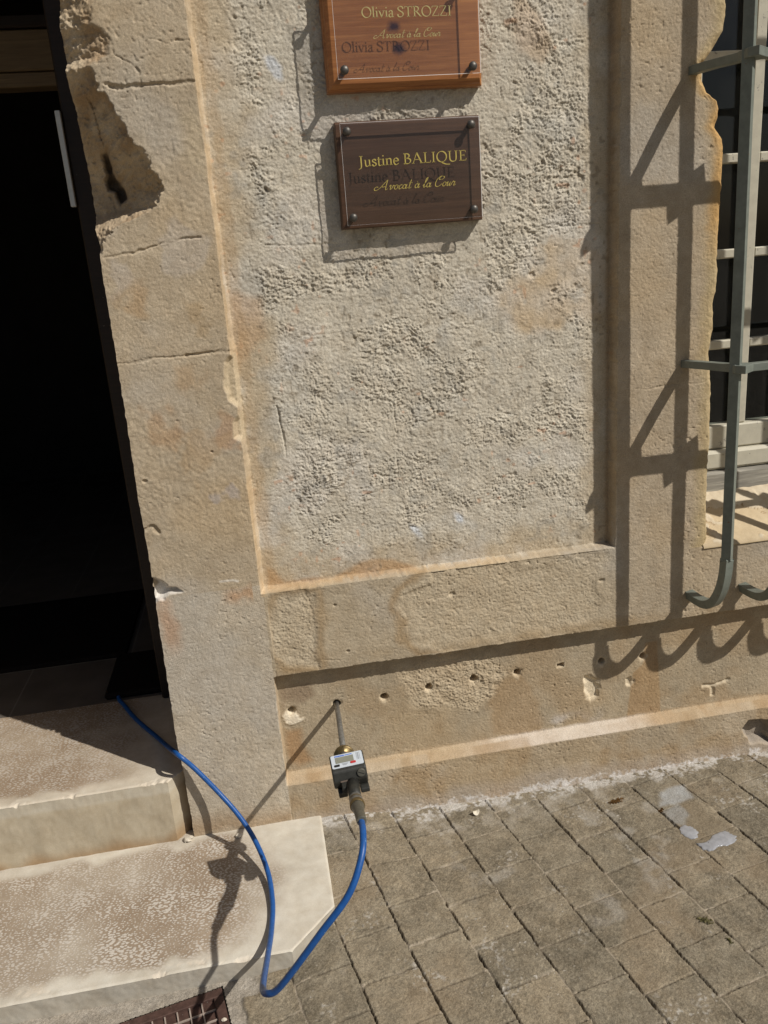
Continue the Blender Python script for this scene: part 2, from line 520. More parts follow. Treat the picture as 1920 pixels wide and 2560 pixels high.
def tile_mat():
    m, nt, ns, ls, b = new_mat("entry_tiles")
    co = nt.nodes.new("ShaderNodeTexCoord").outputs["Object"]
    sx = nt.nodes.new("ShaderNodeSeparateXYZ"); ls.new(co, sx.inputs[0])
    def line(o, off, per):
        f = mathn(nt, 'FRACT', mathn(nt, 'DIVIDE', mathn(nt, 'SUBTRACT', o, off), per))
        return mathn(nt, 'LESS_THAN', mathn(nt, 'ABSOLUTE', mathn(nt, 'SUBTRACT', f, 0.5)), 0.4925)
    f = mathn(nt, 'MULTIPLY', line(sx.outputs[0], -3.60 - 0.005, 0.31), line(sx.outputs[1], -2.545, 0.30))
    n = noise_n(nt, 9, 5, 0.6, co)
    c = ramp(nt, n, [(0.3, (0.11, 0.092, 0.075)), (0.7, (0.16, 0.137, 0.115))])
    mx = nt.nodes.new("ShaderNodeMix"); mx.data_type = 'RGBA'
    ls.new(f, mx.inputs[0]); mx.inputs[6].default_value = (0.22, 0.20, 0.17, 1); ls.new(c, mx.inputs[7])
    ls.new(mx.outputs[2], b.inputs["Base Color"])
    b.inputs["Roughness"].default_value = 0.4
    return m
M_TILE = tile_mat()

def far_ground_mat():
    m, nt, ns, ls, b = new_mat("far_paving")
    co = nt.nodes.new("ShaderNodeTexCoord").outputs["Object"]
    mp = nt.nodes.new("ShaderNodeMapping"); mp.inputs["Rotation"].default_value = (0, 0, math.radians(-11.3 + 90))
    ls.new(co, mp.inputs[0])
    br = nt.nodes.new("ShaderNodeTexBrick")
    ls.new(mp.outputs[0], br.inputs[0])
    br.inputs["Scale"].default_value = 1.0
    br.inputs["Brick Width"].default_value = 0.1215; br.inputs["Row Height"].default_value = 0.1245
    br.inputs["Mortar Size"].default_value = 0.003
    br.inputs["Color1"].default_value = (0.26, 0.228, 0.172, 1); br.inputs["Color2"].default_value = (0.222, 0.2, 0.155, 1)
    br.inputs["Mortar"].default_value = (0.06, 0.05, 0.035, 1)
    n = noise_n(nt, 300, 4, 0.7, co)
    ls.new(mixmul(nt, br.outputs[0], ramp(nt, n, [(0.3, (0.65,) * 3), (0.7, (1.3,) * 3)])), b.inputs["Base Color"])
    b.inputs["Roughness"].default_value = 0.95
    return m

# ------------------------------------------------------------------ THE STONE WALL (height field, metres)
STEP = 0.0017
xs = np.concatenate([np.arange(-0.285, 1.40, STEP), np.arange(1.402, 2.301, 0.005)])
zs = np.arange(-0.06, 2.0001, STEP)
X0, Z = np.meshgrid(xs, zs)
# ragged vertical edges of the door jamb and the window jamb
zl = np.array([-.1, .242, .296, .444, .598, .703, .79, .908, 1.06, 1.23, 1.40, 1.446, 1.52, 1.637, 1.80, 2.1])
xl = np.array([-.283, -.283, -.287, -.285, -.283, -.281, -.279, -.281, -.279, -.277, -.277, -.275, -.277, -.275, -.267, -.267])
zr = np.array([.638, .66, .68, .714, .812, .859, .913, .998, 1.043, 1.072, 1.10, 1.132, 1.181, 1.242, 1.273, 1.314, 1.348, 1.484, 1.58, 1.596, 1.621, 1.658, 1.673, 1.69, 1.718, 1.75, 1.77, 1.79, 1.811, 1.837, 1.865, 2.1])
xr = np.array([1.085, 1.090, 1.089, 1.085, 1.084, 1.084, 1.087, 1.085, 1.085, 1.083, 1.080, 1.075, 1.082, 1.079, 1.085, 1.087, 1.084, 1.088, 1.088, 1.086, 1.069, 1.077, 1.073, 1.047, 1.034, 1.034, 1.050, 1.063, 1.076, 1.080, 1.078, 1.080])
z1 = zs
XL = np.interp(z1, zl, xl) + 0.0012 * noise(z1, z1 * 0, 0.011, 3)
XL = XL - 0.018 * smooth(1.46, 1.54, z1) * smooth(1.98, 1.86, z1)
XR = np.interp(z1, zr, xr) + 0.0016 * noise(z1, z1 * 0, 0.012, 5)
X = X0.copy()
w = np.clip((-0.205 - X0) / 0.08, 0, 1)
X += w * (XL[:, None] + 0.285)
IR = int(round((1.085 + 0.285) / STEP))                 # the window-jamb column
xr0 = xs[IR]
w = np.clip((X0 - 1.0) / (xr0 - 1.0), 0, 1) * (X0 <= xr0 + 1e-6)
open_row = zs > 0.6385
X += np.where(open_row[:, None], w * (XR[:, None] - xr0), 0)

N = lambda s, seed, ax=1.0, az=1.0: noise(X * ax, Z * az, s, seed)
jit = 0.0016 * N(0.03, 11) + 0.0012 * N(0.009, 12) + 0.003 * np.clip(N(0.06, 13) - 0.35, 0, 1)
ramp_up = lambda v, a, wd: np.clip((v - a) / wd, 0, 1)
# chips along the panel's left arris
chipL = sdist([(-.041, 1.226), (-.057, 1.215), (-.065, 1.159), (-.059, 1.128), (-.041, 1.111), (-.02, 1.11), (-.02, 1.23)], X, Z)
chipL2 = sdist([(-.041, 1.105), (-.061, 1.085), (-.065, 1.039), (-.044, 1.03), (-.02, 1.03), (-.02, 1.105)], X, Z)
P_l = ramp_up(X, -0.0405 + 0.5 * jit + 0.0015 * N(0.022, 17) + 0.0025 * N(0.25, 14), 0.0095 + 0.003 * N(0.06, 15))
P_b = ramp_up(Z, 0.668 + jit * 0.7, 0.004)
P_r = ramp_up(-X, -0.8415 + jit, 0.004)
panel = np.minimum(np.minimum(P_l, P_b), P_r)
D_l = ramp_up(X, -0.0365 + jit * 0.6, 0.004)
D_t = ramp_up(-Z, -0.4485 + jit * 0.7, 0.004)
D_b = smooth(0.138, 0.156, Z + 0.0012 * N(0.06, 16))
dado = np.minimum(np.minimum(D_l, D_t), D_b)
Y = 0.036 * panel + 0.036 * dado
in_panel = panel > 0.5
in_dado = (X > -0.034) & (Z < 0.447) & (Z > 0.15)
in_plinth = (X > -0.034) & (Z <= 0.15)

# how rough each place is
polyband_R = [(.37, .668), (.60, .668), (.80, .64), (.79, .52), (.70, .46), (.328, .455), (.30, .50), (.302, .551), (.285, .587), (.30, .625)]
polyband_L = [(.003, .655), (.083, .65), (.085, .584), (.073, .461), (-.001, .47), (-.028, .518), (-.02, .6)]
polydado = [(.339, .412), (.268, .408), (.30, .34), (.317, .302), (.401, .256), (.47, .25), (.543, .272), (.56, .34), (.535, .41), (.428, .414)]
warp = 0.02 * N(0.07, 21) + 0.008 * N(0.02, 22)
rough = np.zeros_like(X) + 0.16
margin = np.minimum(X - 0.02, 0.80 - X) + 1.2 * warp
lowm = Z - 0.715 + warp
pr = smooth(-0.01, 0.05, np.minimum(margin, lowm))
spot = smooth(0.72, 1.0, 0.75 + 0.5 * N(0.16, 23) + 0.25 * N(0.05, 24))
spot = smooth(0.62, 1.05, 0.74 + 0.50 * N(0.075, 23) + 0.34 * N(0.030, 24) + 0.25 * smooth(1.35, 1.75, Z) * smooth(.55, .72, X))
rough = np.where(in_panel, 0.25 + pr * (0.22 + 0.62 * spot), rough)
tanrect = smooth(0.03, -0.005, sdist([(.60, 1.28), (.70, 1.395), (.82, 1.39), (.80, 1.24), (.62, 1.23)], X, Z) + warp)
rough -= 0.35 * tanrect * in_panel
bR = smooth(0.022, -0.022, sdist(polyband_R, X, Z) + warp * 1.5)
bL = smooth(0.016, -0.016, sdist(polyband_L, X, Z) + warp * 1.1)
dR = smooth(0.016, -0.020, sdist(polydado, X, Z) + warp * 1.2)
notp = ~in_panel & ~in_dado & ~in_plinth
rough = np.where(notp, rough + bR * 0.34 + bL * 0.48, rough)
rough = np.where(in_dado, 0.12 + dR * 0.75, rough)
rough = np.where(in_plinth, 0.17 + 0.1 * (N(0.12, 25) > 0.3), rough)
upper_left = smooth(1.42, 1.52, Z) * (X < -0.04)
rough = rough + 0.07 * upper_left

a = 0.55
dwx = 0.010 * noise(X, Z, 0.045, 131) + 0.0035 * noise(X, Z, 0.014, 132)
dwz = 0.010 * noise(X, Z, 0.045, 133) + 0.0035 * noise(X, Z, 0.014, 134)
Xr, Zr = (X + dwx) * math.cos(a) + (Z + dwz) * math.sin(a), -(X + dwx) * math.sin(a) + (Z + dwz) * math.cos(a)
def flakes(sc, seed, lv, sharp):
    """broken plates: a noise cut into ledges with sharp lips"""
    v = (fbm(Xr * 0.8, Zr * 1.2, sc, seed, 3) + 1) * 0.5 * lv
    k = np.floor(v); f = v - k
    return (k + np.clip((f - 0.5) / sharp + 0.5, 0, 1)) / lv * 2 - 1
ta = -0.18
Xt, Zt = (X + dwx) * math.cos(ta) + (Z + dwz) * math.sin(ta), -(X + dwx) * math.sin(ta) + (Z + dwz) * math.cos(ta)
def scales(sx, sz, seed, k):
    """overlapping broken scales: slow rise, sharp lip"""
    v = fbm(Xt * sx, Zt * sz, 0.040, seed, 3) * k + 0.20 * noise(X, Z, 0.0075, seed + 3) + 0.10 * noise(X, Z, 0.0036, seed + 4)
    f = v - np.floor(v)
    return np.where(f < 0.86, f / 0.86, (1 - f) / 0.14)
lip1 = scales(0.75, 1.35, 31, 3.2) * smooth(-.15, .35, fbm(X, Z, 0.075, 39, 3))
lip2 = scales(1.5, 2.6, 45, 3.0) * smooth(-.2, .3, fbm(X, Z, 0.05, 49, 3))
r1 = noise(Xt * 0.62, Zt * 1.3, 0.0060, 33)
r2 = noise(Xr * 1.0, Zr * 0.7, 0.0048, 34)
r3 = noise(X, Z, 0.0029, 35)
r4 = np.random.RandomState(9).rand(*X.shape) * 2 - 1
h = 0.55 * fbm(X, Z, 0.045, 38, 3) + 0.42 * lip1 + 0.26 * lip2 + 0.15 * r1 + 0.15 * r2 + 0.21 * r3 + 0.19 * r4
pit = np.clip(noise(X, Z, 0.0085, 36) - 0.45, 0, 1) * np.clip(noise(X, Z, 0.11, 37) + 0.40, 0, 1)
relief = 0.0056 * rough * h - 0.0085 * pit * (rough - 0.1) * smooth(-.1, .4, noise(X, Z, .05, 40))
Y -= relief                                              # towards the street is -y
# fine pitted skin everywhere
pin = np.clip(noise(X, Z, 0.0048, 41) - 0.50, 0, 1)
Y += 0.0042 * pin * (0.5 + 0.9 * np.clip(noise(X, Z, 0.09, 42), 0, 1)) + 0.00036 * noise(X, Z, 0.0036, 43) + 0.00026 * r4
Y += 0.0012 * N(0.3, 44)

# raised bosses / lost skin in the band: smooth block stands a little proud
sm_blk = smooth(0.006, -0.004, sdist([(.088, .664), (.367, .664), (.365, .64), (.299, .621), (.283, .587), (.302, .551), (.297, .455), (.08, .455)], X, Z) + 0.3 * warp)
Y += np.where(notp & (Z > .45) & (Z < .667) & (X > -.03), 0.0035 * (1 - sm_blk) * np.maximum(bR, bL), 0)

# stone joints of the door pilaster
GWX = X + 0.0030 * N(0.018, 54) + 0.0012 * N(0.006, 55); GWZ = Z + 0.0034 * N(0.020, 56) + 0.0014 * N(0.006, 57)
GN1 = N(0.012, 51); GN2 = N(0.03, 58); GN3 = N(0.04, 59)
def groove(line, wd, dep, rim=True):
    global Y
    d = pdist(line, GWX, GWZ) + 0.0009 * GN1 + 0.0012 * GN2
    Y = Y + dep * (0.55 + 0.45 * GN3) * smooth(wd, wd * 0.3, d)
groove([(-.205, 1.7545), (-.120, 1.7555), (-.044, 1.758)], 0.0055, 0.010)
groove([(-.20, 1.7555), (-.212, 1.762)], 0.004, 0.006)
groove([(-.128, 1.829), (-.121, 1.834), (-.105, 1.829), (-.085, 1.827), (-.042, 1.828)], 0.0026, 0.003)
groove([(-.187, 1.81), (-.165, 1.793), (-.146, 1.777)], 0.003, 0.004)
groove([(-.27, 1.44), (-.20, 1.452), (-.163, 1.459), (-.12, 1.464), (-.071, 1.471)], 0.003, 0.004)
groove([(-.28, 1.2275), (-.197, 1.2345), (-.12, 1.234)], 0.0032, 0.0035)
groove([(-.13, 1.2325), (-.085, 1.2335), (-.039, 1.233)], 0.005, 0.007)
groove([(.905, 1.058), (1.0, 1.060), (1.06, 1.062), (1.086, 1.066)], 0.0028, 0.003)
groove([(.046, 1.10), (.047, 1.06), (.052, 1.02), (.055, .985)], 0.004, 0.006)
groove([(.22, .868), (.25, .872), (.29, .878)], 0.0028, 0.004)
groove([(.06, 1.442), (.25, 1.437), (.45, 1.441), (.68, 1.437), (.82, 1.439)], 0.0030, 0.0016)
groove([(.312, 1.25), (.309, 1.15), (.314, 1.04), (.310, .93)], 0.0026, 0.0016)
groove([(.08, .476), (.13, .468)], 0.002, 0.002)
groove([(.06, .665), (.075, .60), (.07, .52)], 0.004, 0.0015)
groove([(-.034, .02), (-.034, .10)], 0.003, 0.002)
# base joint: ragged cavity at the jamb
d = sdist([(-.285, .745), (-.262, .735), (-.248, .717), (-.225, .706), (-.215, .699), (-.245, .697), (-.26, .688), (-.285, .684)], X, Z) + 0.004 * N(0.01, 52)
Y += 0.020 * smooth(0.002, -0.009, d)
base_cav = smooth(0.004, -0.004, d)
groove([(-.215, .700), (-.175, .7105), (-.10, .708)], 0.002, 0.0015)
groove([(-.285, .855), (-.262, .862), (-.250, .852)], 0.006, 0.006)
Y = np.maximum(Y, np.where(X < -.025, 0.030 * np.clip(-(np.minimum(chipL, chipL2 + .006) + 0.002 * N(0.010, 53)) / 0.020, 0, .5) + .0008 * N(.006, 553), -1))

# the broken corner at the top of the jamb: the stone's arris is gone, the break falls back towards the doorway
zb = np.array([1.40, 1.455, 1.47, 1.500, 1.507, 1.520, 1.535, 1.564, 1.596, 1.631, 1.666, 1.708, 1.739, 1.748, 1.791, 1.81, 1.85, 1.863, 1.887, 1.902, 2.1])
xb = np.array([-.290, -.275, -.262, -.232, -.212, -.178, -.142, -.133, -.139, -.160, -.179, -.198, -.211, -.226, -.230, -.187, -.195, -.213, -.214, -.20, -.19])
XB = np.interp(zs, zb, xb)[:, None] + 0.007 * noise(X * .5, Z, 0.030, 61) + 0.0035 * noise(X, Z, 0.009, 62) + 0.003 * noise(X, Z, 0.004, 68)
up = smooth(1.735, 1.80, Z)                              # above, the break is a worn rounded shoulder
dl = np.clip(XB - X, 0, 1)
dd = (0.010 * smooth(-.002, 0.012, dl) + 1.02 * dl) * (1 - up) + up * (0.30 * dl + 3.2 * dl * dl)
dd = np.where((Z > 1.42) & (X < -0.1), dd, 0)
dd *= smooth(1.440, 1.462, Z + 0.004 * N(0.01, 63))
brk = smooth(0.0, 0.006, dd)
Y += np.minimum(dd, 0.16) + brk * (0.005 * flakes(0.040, 64, 5, 0.4) + 0.003 * flakes(0.014, 65, 4, 0.5) + 0.0015 * N(0.004, 66) + 0.0005 * r4)
hole_p = 0.006 * N(0.022, 69) + sdist([(-.253, 1.65), (-.240, 1.655), (-.239, 1.622), (-.232, 1.60), (-.222, 1.562), (-.232, 1.556), (-.252, 1.585), (-.257, 1.60), (-.25, 1.625)], X, Z) + 0.004 * N(0.012, 67)
Y += 0.040 * smooth(0.008, -0.012, hole_p) * brk
groove([(-.262, 1.79), (-.250, 1.72), (-.243, 1.66)], 0.003, 0.008)
groove([(-.256, 1.575), (-.243, 1.535), (-.252, 1.50)], 0.004, 0.008)

# broken window-jamb arris: rounded, spalled
dr = np.clip(XR[:, None] - X, 0, 1)
spall = np.interp(zs, [.6, .9, 1.1, 1.2, 1.5, 1.58, 1.62, 1.70, 1.75, 1.80, 1.84, 2.1], [.2, .3, .8, .3, .4, .3, .9, 1.0, 1.0, .7, .4, .3])[:, None]
Y += np.where((Z > 0.638) & (X > 0.95), (0.010 * spall * smooth(0.014, 0.0, dr + 0.004 * N(0.014, 71)) + 0.004 * smooth(0.005, 0, dr)), 0)

# drilled holes in the dado
holes = [(-.003, .330, .0065), (.1125, .3305, .0062), (.234, .329, .0062), (.352, .337, .0065), (.472, .342, .0066), (.589, .342, .0060), (.822, .337, .0060), (.939, .335, .0058)]
hole_mask = np.zeros_like(X)
rim_mask = np.zeros_like(X)
for hx, hz, hr in holes:
    d = np.sqrt((X - hx) ** 2 + (Z - hz) ** 2) + 0.0009 * noise(X, Z, 0.006, 81)
    hr = hr + 0.0026
    Y += 0.055 * smooth(hr + 0.0010, hr - 0.0008, d) + 0.0022 * smooth(hr + 0.008, hr, d + 0.002 * noise(X, Z, 0.008, 82))
    hole_mask = np.maximum(hole_mask, smooth(hr + .001, hr - .002, d))
    rim_mask = np.maximum(rim_mask, .8 * smooth(.012, .004, np.sqrt(((X - hx) * 1.2) ** 2 + ((Z - hz + .011) * .8) ** 2) + .004 * noise(X, Z, .008, 85)))
    rim_mask = np.maximum(rim_mask, smooth(hr + .006, hr, d + 0.003 * noise(X, Z, 0.01, 83)))
d = np.maximum(np.abs(X - .708) - .0085, np.abs(Z - .344 - 0.1 * (X - .708)) - .0048)
Y += 0.05 * smooth(0.0012, -0.0008, d)
hole_mask = np.maximum(hole_mask, smooth(.001, -.002, d)); rim_mask = np.maximum(rim_mask, smooth(.007, 0, d + 0.002 * noise(X, Z, 0.01, 84)))
# gouges and plaster scars
g1 = sdist([(.775, .300), (.800, .296), (.815, .285), (.812, .235), (.791, .220), (.776, .245)], X, Z) + 0.006 * N(0.015, 85)
Y += 0.010 * smooth(0.004, -0.008, g1)
g2 = sdist([(.893, .272), (.905, .276), (.915, .262), (.905, .250), (.892, .258)], X, Z) + 0.004 * N(0.01, 86)
Y += 0.007 * smooth(0.003, -0.005, g2)
g3 = np.minimum(pdist([(1.12, .215), (1.15, .212), (1.19, .222)], X, Z), pdist([(1.145, .21), (1.147, .183)], X, Z)) + 0.003 * N(0.01, 87)
Y += 0.005 * smooth(0.008, 0.001, g3)
pl1 = sdist([(-.030, .318), (-.010, .335), (.006, .330), (.016, .308), (.030, .302), (.012, .293), (-.026, .292)], X, Z) + 0.004 * N(0.018, 88) + .002 * N(.006, 188)
Y -= 0.003 * smooth(0.004, -0.004, pl1)
bh = sdist([(1.219, .08), (1.236, .108), (1.31, .10), (1.312, .02), (1.25, .03)], X, Z) + 0.006 * N(0.02, 89)
Y += 0.030 * smooth(0.004, -0.012, bh)
# small chipped pecks along the ledge edge and the plinth
for gx, gz, gr in ((.805, .585, .008), (.13, .615, .004), (.42, .60, .010), (-.262, .97, .006), (.15, .49, .004), (.21, .62, .003), (-.11, 1.02, .005), (.65, 1.34, .012), (.70, 1.30, .010), (.62, .79, .006)):
    d = np.sqrt((X - gx) ** 2 + ((Z - gz) * 1.3) ** 2) + 0.003 * noise(X, Z, 0.008, int(abs(gx) * 999) + 90)
    Y += 0.005 * smooth(gr, gr * 0.3, d)

# claw-tool marks on the pale base block
bb = (X < -0.036) & (Z < 0.70)
tool = np.sin((X * math.cos(0.25) + Z * math.sin(0.25)) * 2 * math.pi / 0.0062 + 1.2 * N(0.05, 95)) * np.sin((Z * math.cos(0.25) - X * math.sin(0.25)) * 2 * math.pi / 0.0068 + 1.2 * N(0.05, 96))
Y += np.where(bb, 0.0011 * np.clip(tool, 0, 1) * np.clip(0.35 + N(0.10, 97), 0, 1), 0)

# ------------------------------------------------------------- true colours of the stone
c_pil = lin(179, 164, 141); c_panel = lin(197, 189, 173); c_band = lin(177, 163, 140)
c_dado = lin(171, 157, 134); c_plinth = lin(172, 157, 134); c_base = lin(186, 175, 157)
c_fresh = lin(206, 180, 144); c_white = lin(226, 220, 210); c_brown = lin(158, 126, 90); c_grey = lin(178, 172, 162)
c_orange = lin(190, 138, 82)
C = np.zeros(X.shape + (3,)) + c_pil
C = np.where(in_panel[..., None], c_panel, C)
C = np.where((notp & (X > -.036) & (Z < .668) & (Z > .44))[..., None], c_band, C)
C = np.where(in_dado[..., None], c_dado, C)
C = np.where(in_plinth[..., None], c_plinth, C)
C = np.where(((X < -.036) & (Z < .69))[..., None], c_base, C)
C = mixc(C, lin(176, 161, 140), (X > .845) * (Z > .45) * 0.55)
f1 = fbm(X, Z, 0.22, 101); f2 = fbm(X, Z, 0.09, 105); f3 = fbm(X, Z, 0.035, 109)
C = C * (1 + 0.10 * f2 + 0.10 * f3 + 0.05 * N(0.012, 113))[..., None]
C = mixc(C, lin(186, 162, 126), 0.35 * smooth(0.05, 0.5, f1) * (~in_panel))
C = mixc(C, c_grey, 0.5 * smooth(0.1, 0.5, -f1) * notp)
# panel: tan margins, grey-white lime haze, small rust flecks
tanm = (1 - pr) * in_panel
C = mixc(C, lin(178, 158, 126), 0.55 * tanm * smooth(-0.35, 0.35, f2 + 0.25))
C = mixc(C, lin(188, 158, 114), 0.6 * tanrect * in_panel * smooth(-.3, .2, f2 + f3))
C = mixc(C, lin(206, 200, 190), 0.55 * in_panel * smooth(0.10, 0.55, fbm(X, Z, 0.13, 121)) )
C = mixc(C, lin(172, 174, 172), 0.30 * in_panel * smooth(0.18, 0.55, fbm(X, Z, 0.10, 127)))
C = mixc(C, lin(196, 142, 104), 0.4 * in_panel * smooth(0.66, 0.85, N(0.013, 131)) * smooth(0.1, 0.5, N(0.08, 132)))
for sx_, sz_ in ((.118, 1.78), (.34, .77), (.455, .785)):
    d = np.sqrt(((X - sx_) * 1.0 + (Z - sz_) * 0.5) ** 2 + ((Z - sz_) * 0.6) ** 2) + 0.01 * f3
    C = mixc(C, lin(205, 212, 222), 0.65 * smooth(0.018, 0.006, d) * in_panel)
bst = sdist([(-.03, .74), (.004, .712), (.02, .68), (.13, .675), (.20, .708), (.28, .706), (.34, .672), (.34, .664), (-.03, .664)], X, Z) + 0.015 * f2
C = mixc(C, lin(174, 140, 100), 0.7 * smooth(0.006, -0.01, bst) * in_panel)
bst2 = sdist([(-.03, 1.35), (.03, 1.33), (.045, 1.25), (-.02, 1.20), (-.03, 1.2)], X, Z) + 0.02 * f2
C = mixc(C, lin(184, 146, 106), 0.4 * smooth(0.012, -0.014, bst2) * in_panel)
bst3 = sdist([(.62, 1.92), (.68, 1.86), (.72, 1.80), (.68, 1.77), (.62, 1.83)], X, Z) + 0.02 * f2
C = mixc(C, lin(180, 148, 112), 0.4 * smooth(0.01, -0.012, bst3) * in_panel)
C = mixc(C, lin(150, 148, 142), 0.35 * in_panel * smooth(0.35, 0.7, noise(X, Z, 0.02, 135)) * smooth(0.0, 0.5, noise(X, Z, 0.12, 136)))
C = mixc(C, lin(132, 120, 102), 0.55 * np.clip(pit * 3, 0, 1) * in_panel)
# right-hand return hue (brown patina in the groove)
C = mixc(C, lin(160, 134, 100), 0.6 * smooth(.012, .0, np.abs(X - .835)) * in_panel)
# band
rb = np.maximum(bR, bL) * notp
C = mixc(C, lin(190, 176, 152), 0.7 * rb)
C = mixc(C, lin(150, 122, 84), 0.55 * smooth(.018, .0, np.abs(sdist(polyband_R, X, Z) + warp * .6 - .012)) * notp * (Z > .45) * (X > 0) * (X < .4))
C = mixc(C, lin(150, 124, 88), 0.5 * smooth(.02, .0, np.abs(sdist(polyband_L, X, Z) + warp * .6 - .012)) * notp * (Z > .45) * (X > -.03))
C = mixc(C, lin(152, 126, 88), 0.45 * smooth(.03, .0, np.abs(Z - .45 - .01)) * notp * (X > -.03) * smooth(-.3, .3, f2))
# dado: damp brown tide marks
ds = sdist([(.943, .375), (.978, .372), (.985, .30), (.991, .205), (.993, .142), (.894, .15), (.900, .20), (.907, .25), (.909, .29), (.935, .31)], X, Z) + 0.006 * f2
C = mixc(C, lin(164, 128, 84), 0.5 * smooth(0.003, -0.003, ds) * (Z < .44))
ds = sdist([(.53, .30), (.60, .33), (.66, .24), (.64, .15), (.50, .15), (.50, .22)], X, Z) + 0.03 * f2
C = mixc(C, lin(166, 130, 86), 0.35 * smooth(0.012, -0.012, ds) * in_dado)
ds = sdist([(-.034, .40), (.05, .41), (.07, .36), (.03, .34), (-.01, .35), (-.034, .30)], X, Z) + 0.02 * f2
C = mixc(C, lin(126, 104, 84), 0.55 * smooth(0.01, -0.014, ds) * in_dado)
ds = sdist([(-.034, .29), (.02, .28), (.03, .20), (.06, .17), (.0, .165), (-.034, .18)], X, Z) + 0.025 * f2
C = mixc(C, lin(160, 120, 76), 0.6 * smooth(0.01, -0.014, ds) * in_dado)
C = mixc(C, lin(164, 138, 104), 0.4 * in_dado * smooth(.0, .5, fbm(X, Z, 0.12, 141)))
C = mixc(C, lin(192, 176, 150), 0.75 * dR * in_dado)
# fresh recut arrises: pale orange
arr = np.maximum(np.maximum(((P_l > .02) & (P_l < .99)) * (Z > .66), ((P_b > .02) & (P_b < .99)) * (X > -.024) * (X < .845)), 0)
arr = np.maximum(arr, ((D_l > .02) & (D_l < .99)) * (Z < .448) * (Z > .14) * 0.8)
C = mixc(C, c_fresh, 0.45 * arr * smooth(-.5, .2, N(.05, 143) + .2))
C = mixc(C, c_fresh, 0.30 * smooth(.012, .005, np.abs(X + .034) + .006 * f3) * (Z > .66))
C = mixc(C, lin(170, 142, 106), 0.3 * smooth(.020, .004, np.abs(X + .014) + .01 * f3) * in_panel)
fil = smooth(.136, .141, Z + .4 * jit) * smooth(.164, .155, Z + jit + .003 * f3) * (X > -.034)
C = mixc(C, lin(190, 168, 138), 0.6 * fil)
C = mixc(C, lin(168, 140, 106), 0.35 * fil * smooth(.0, .4, f3))
C = mixc(C, lin(216, 208, 198), 0.6 * fil * smooth(.40, .62, X + .05 * f1) * smooth(1.0, .86, X))
C = mixc(C, lin(222, 220, 222), 0.6 * smooth(.03, .0, np.abs(Z - .178)) * smooth(.62, .70, X) * smooth(.84, .78, X) * smooth(-.2, .4, f2 + .1))
# plinth: brown damp with white salts at the pavement
C = mixc(C, lin(160, 134, 100), 0.55 * in_plinth * smooth(-.1, .4, f2))
C = mixc(C, lin(190, 178, 158), 0.5 * in_plinth * smooth(0.15, 0.5, fbm(X, Z, .10, 147)))
salt = smooth(.020, .006, Z + .016 * f2 + .014 * f3 + .008 * N(.005, 152)) * (X > -.30)
C = mixc(C, lin(234, 231, 227), 0.95 * salt * smooth(-.30, .15, f3 + .6 * N(.009, 151) * .5 + .22 * smooth(.25, .6, X) - .2 * smooth(1.0, 1.1, X)))
C = mixc(C, lin(178, 170, 164), 0.35 * smooth(.07, .02, Z + .03 * f2) * (X > -.03))
C = mixc(C, lin(150, 116, 74), 0.5 * smooth(.11, .05, Z + .03 * f2) * smooth(.02, .05, Z + .02 * f2) * (X < -.036))
# plaster scars, holes
C = mixc(C, lin(230, 220, 200), 0.9 * smooth(.003, -.003, pl1))
C = mixc(C, lin(226, 212, 186), 0.85 * smooth(.004, -.004, g1) + 0.7 * smooth(.004, -.003, g2) + 0.6 * smooth(.008, .002, g3))
C = mixc(C, lin(222, 206, 178), 0.55 * rim_mask)
C = mixc(C, lin(150, 142, 132), 0.8 * smooth(.004, -.004, bh))
# base block top edge: rusty tint, white crumbs
C = mixc(C, lin(180, 136, 96), 0.6 * smooth(.03, .0, np.abs(Z - .672) + .02 * f3) * smooth(-.14, -.10, X) * (X < -.06))
C = mixc(C, lin(184, 140, 104), 0.5 * smooth(.035, .0, np.abs(X + .262) + .02 * f3) * smooth(.52, .60, Z) * (Z < .69))
C = mixc(C, lin(222, 218, 212), 0.85 * base_cav * smooth(-.2, .2, f3 + .1))
C = mixc(C, c_white, 0.7 * smooth(.004, .001, pdist([(-.13, .7125), (-.10, .712), (-.09, .708)], X, Z)))
# pilaster stains, chips and break
for sx_, sz_, rr_, cc_, ww in ((-.22, 1.36, .05, (172, 134, 86), .5), (-.10, 1.33, .04, (170, 140, 96), .4), (-.22, 1.10, .05, (176, 134, 90), .5), (-.07, 1.06, .03, (176, 130, 88), .5), (-.08, .93, .025, (176, 168, 164), .8), (-.12, 1.02, .04, (178, 146, 104), .4), (-.16, 1.21, .05, (182, 146, 104), .4), (-.12, 1.46, .05, (190, 182, 172), .6), (-.24, 1.40, .04, (190, 182, 172), .6), (-.05, 1.62, .05, (196, 180, 150), .4)):
    d = np.sqrt((X - sx_) ** 2 + ((Z - sz_) * .8) ** 2) + .055 * f2 + .035 * f3
    C = mixc(C, lin(*cc_), .75 * ww * smooth(rr_, rr_ * .35, d) * (X < -.042))
C = mixc(C, lin(194, 178, 150), 0.8 * smooth(.001, -.003, np.minimum(chipL, chipL2 + .006) + .002 * f3) * (X < -.030))
C = mixc(C, lin(186, 164, 134), 0.6 * brk)
C = mixc(C, lin(206, 190, 164), 0.5 * brk * smooth(-.1, .4, f3))
C = mixc(C, lin(150, 122, 92), 0.5 * brk * smooth(.1, .5, -f2))
C = mixc(C, lin(70, 60, 52), 0.8 * smooth(.002, -.003, hole_p) * brk)
C = mixc(C, lin(206, 190, 168), 0.6 * brk * smooth(1.50, 1.46, Z))
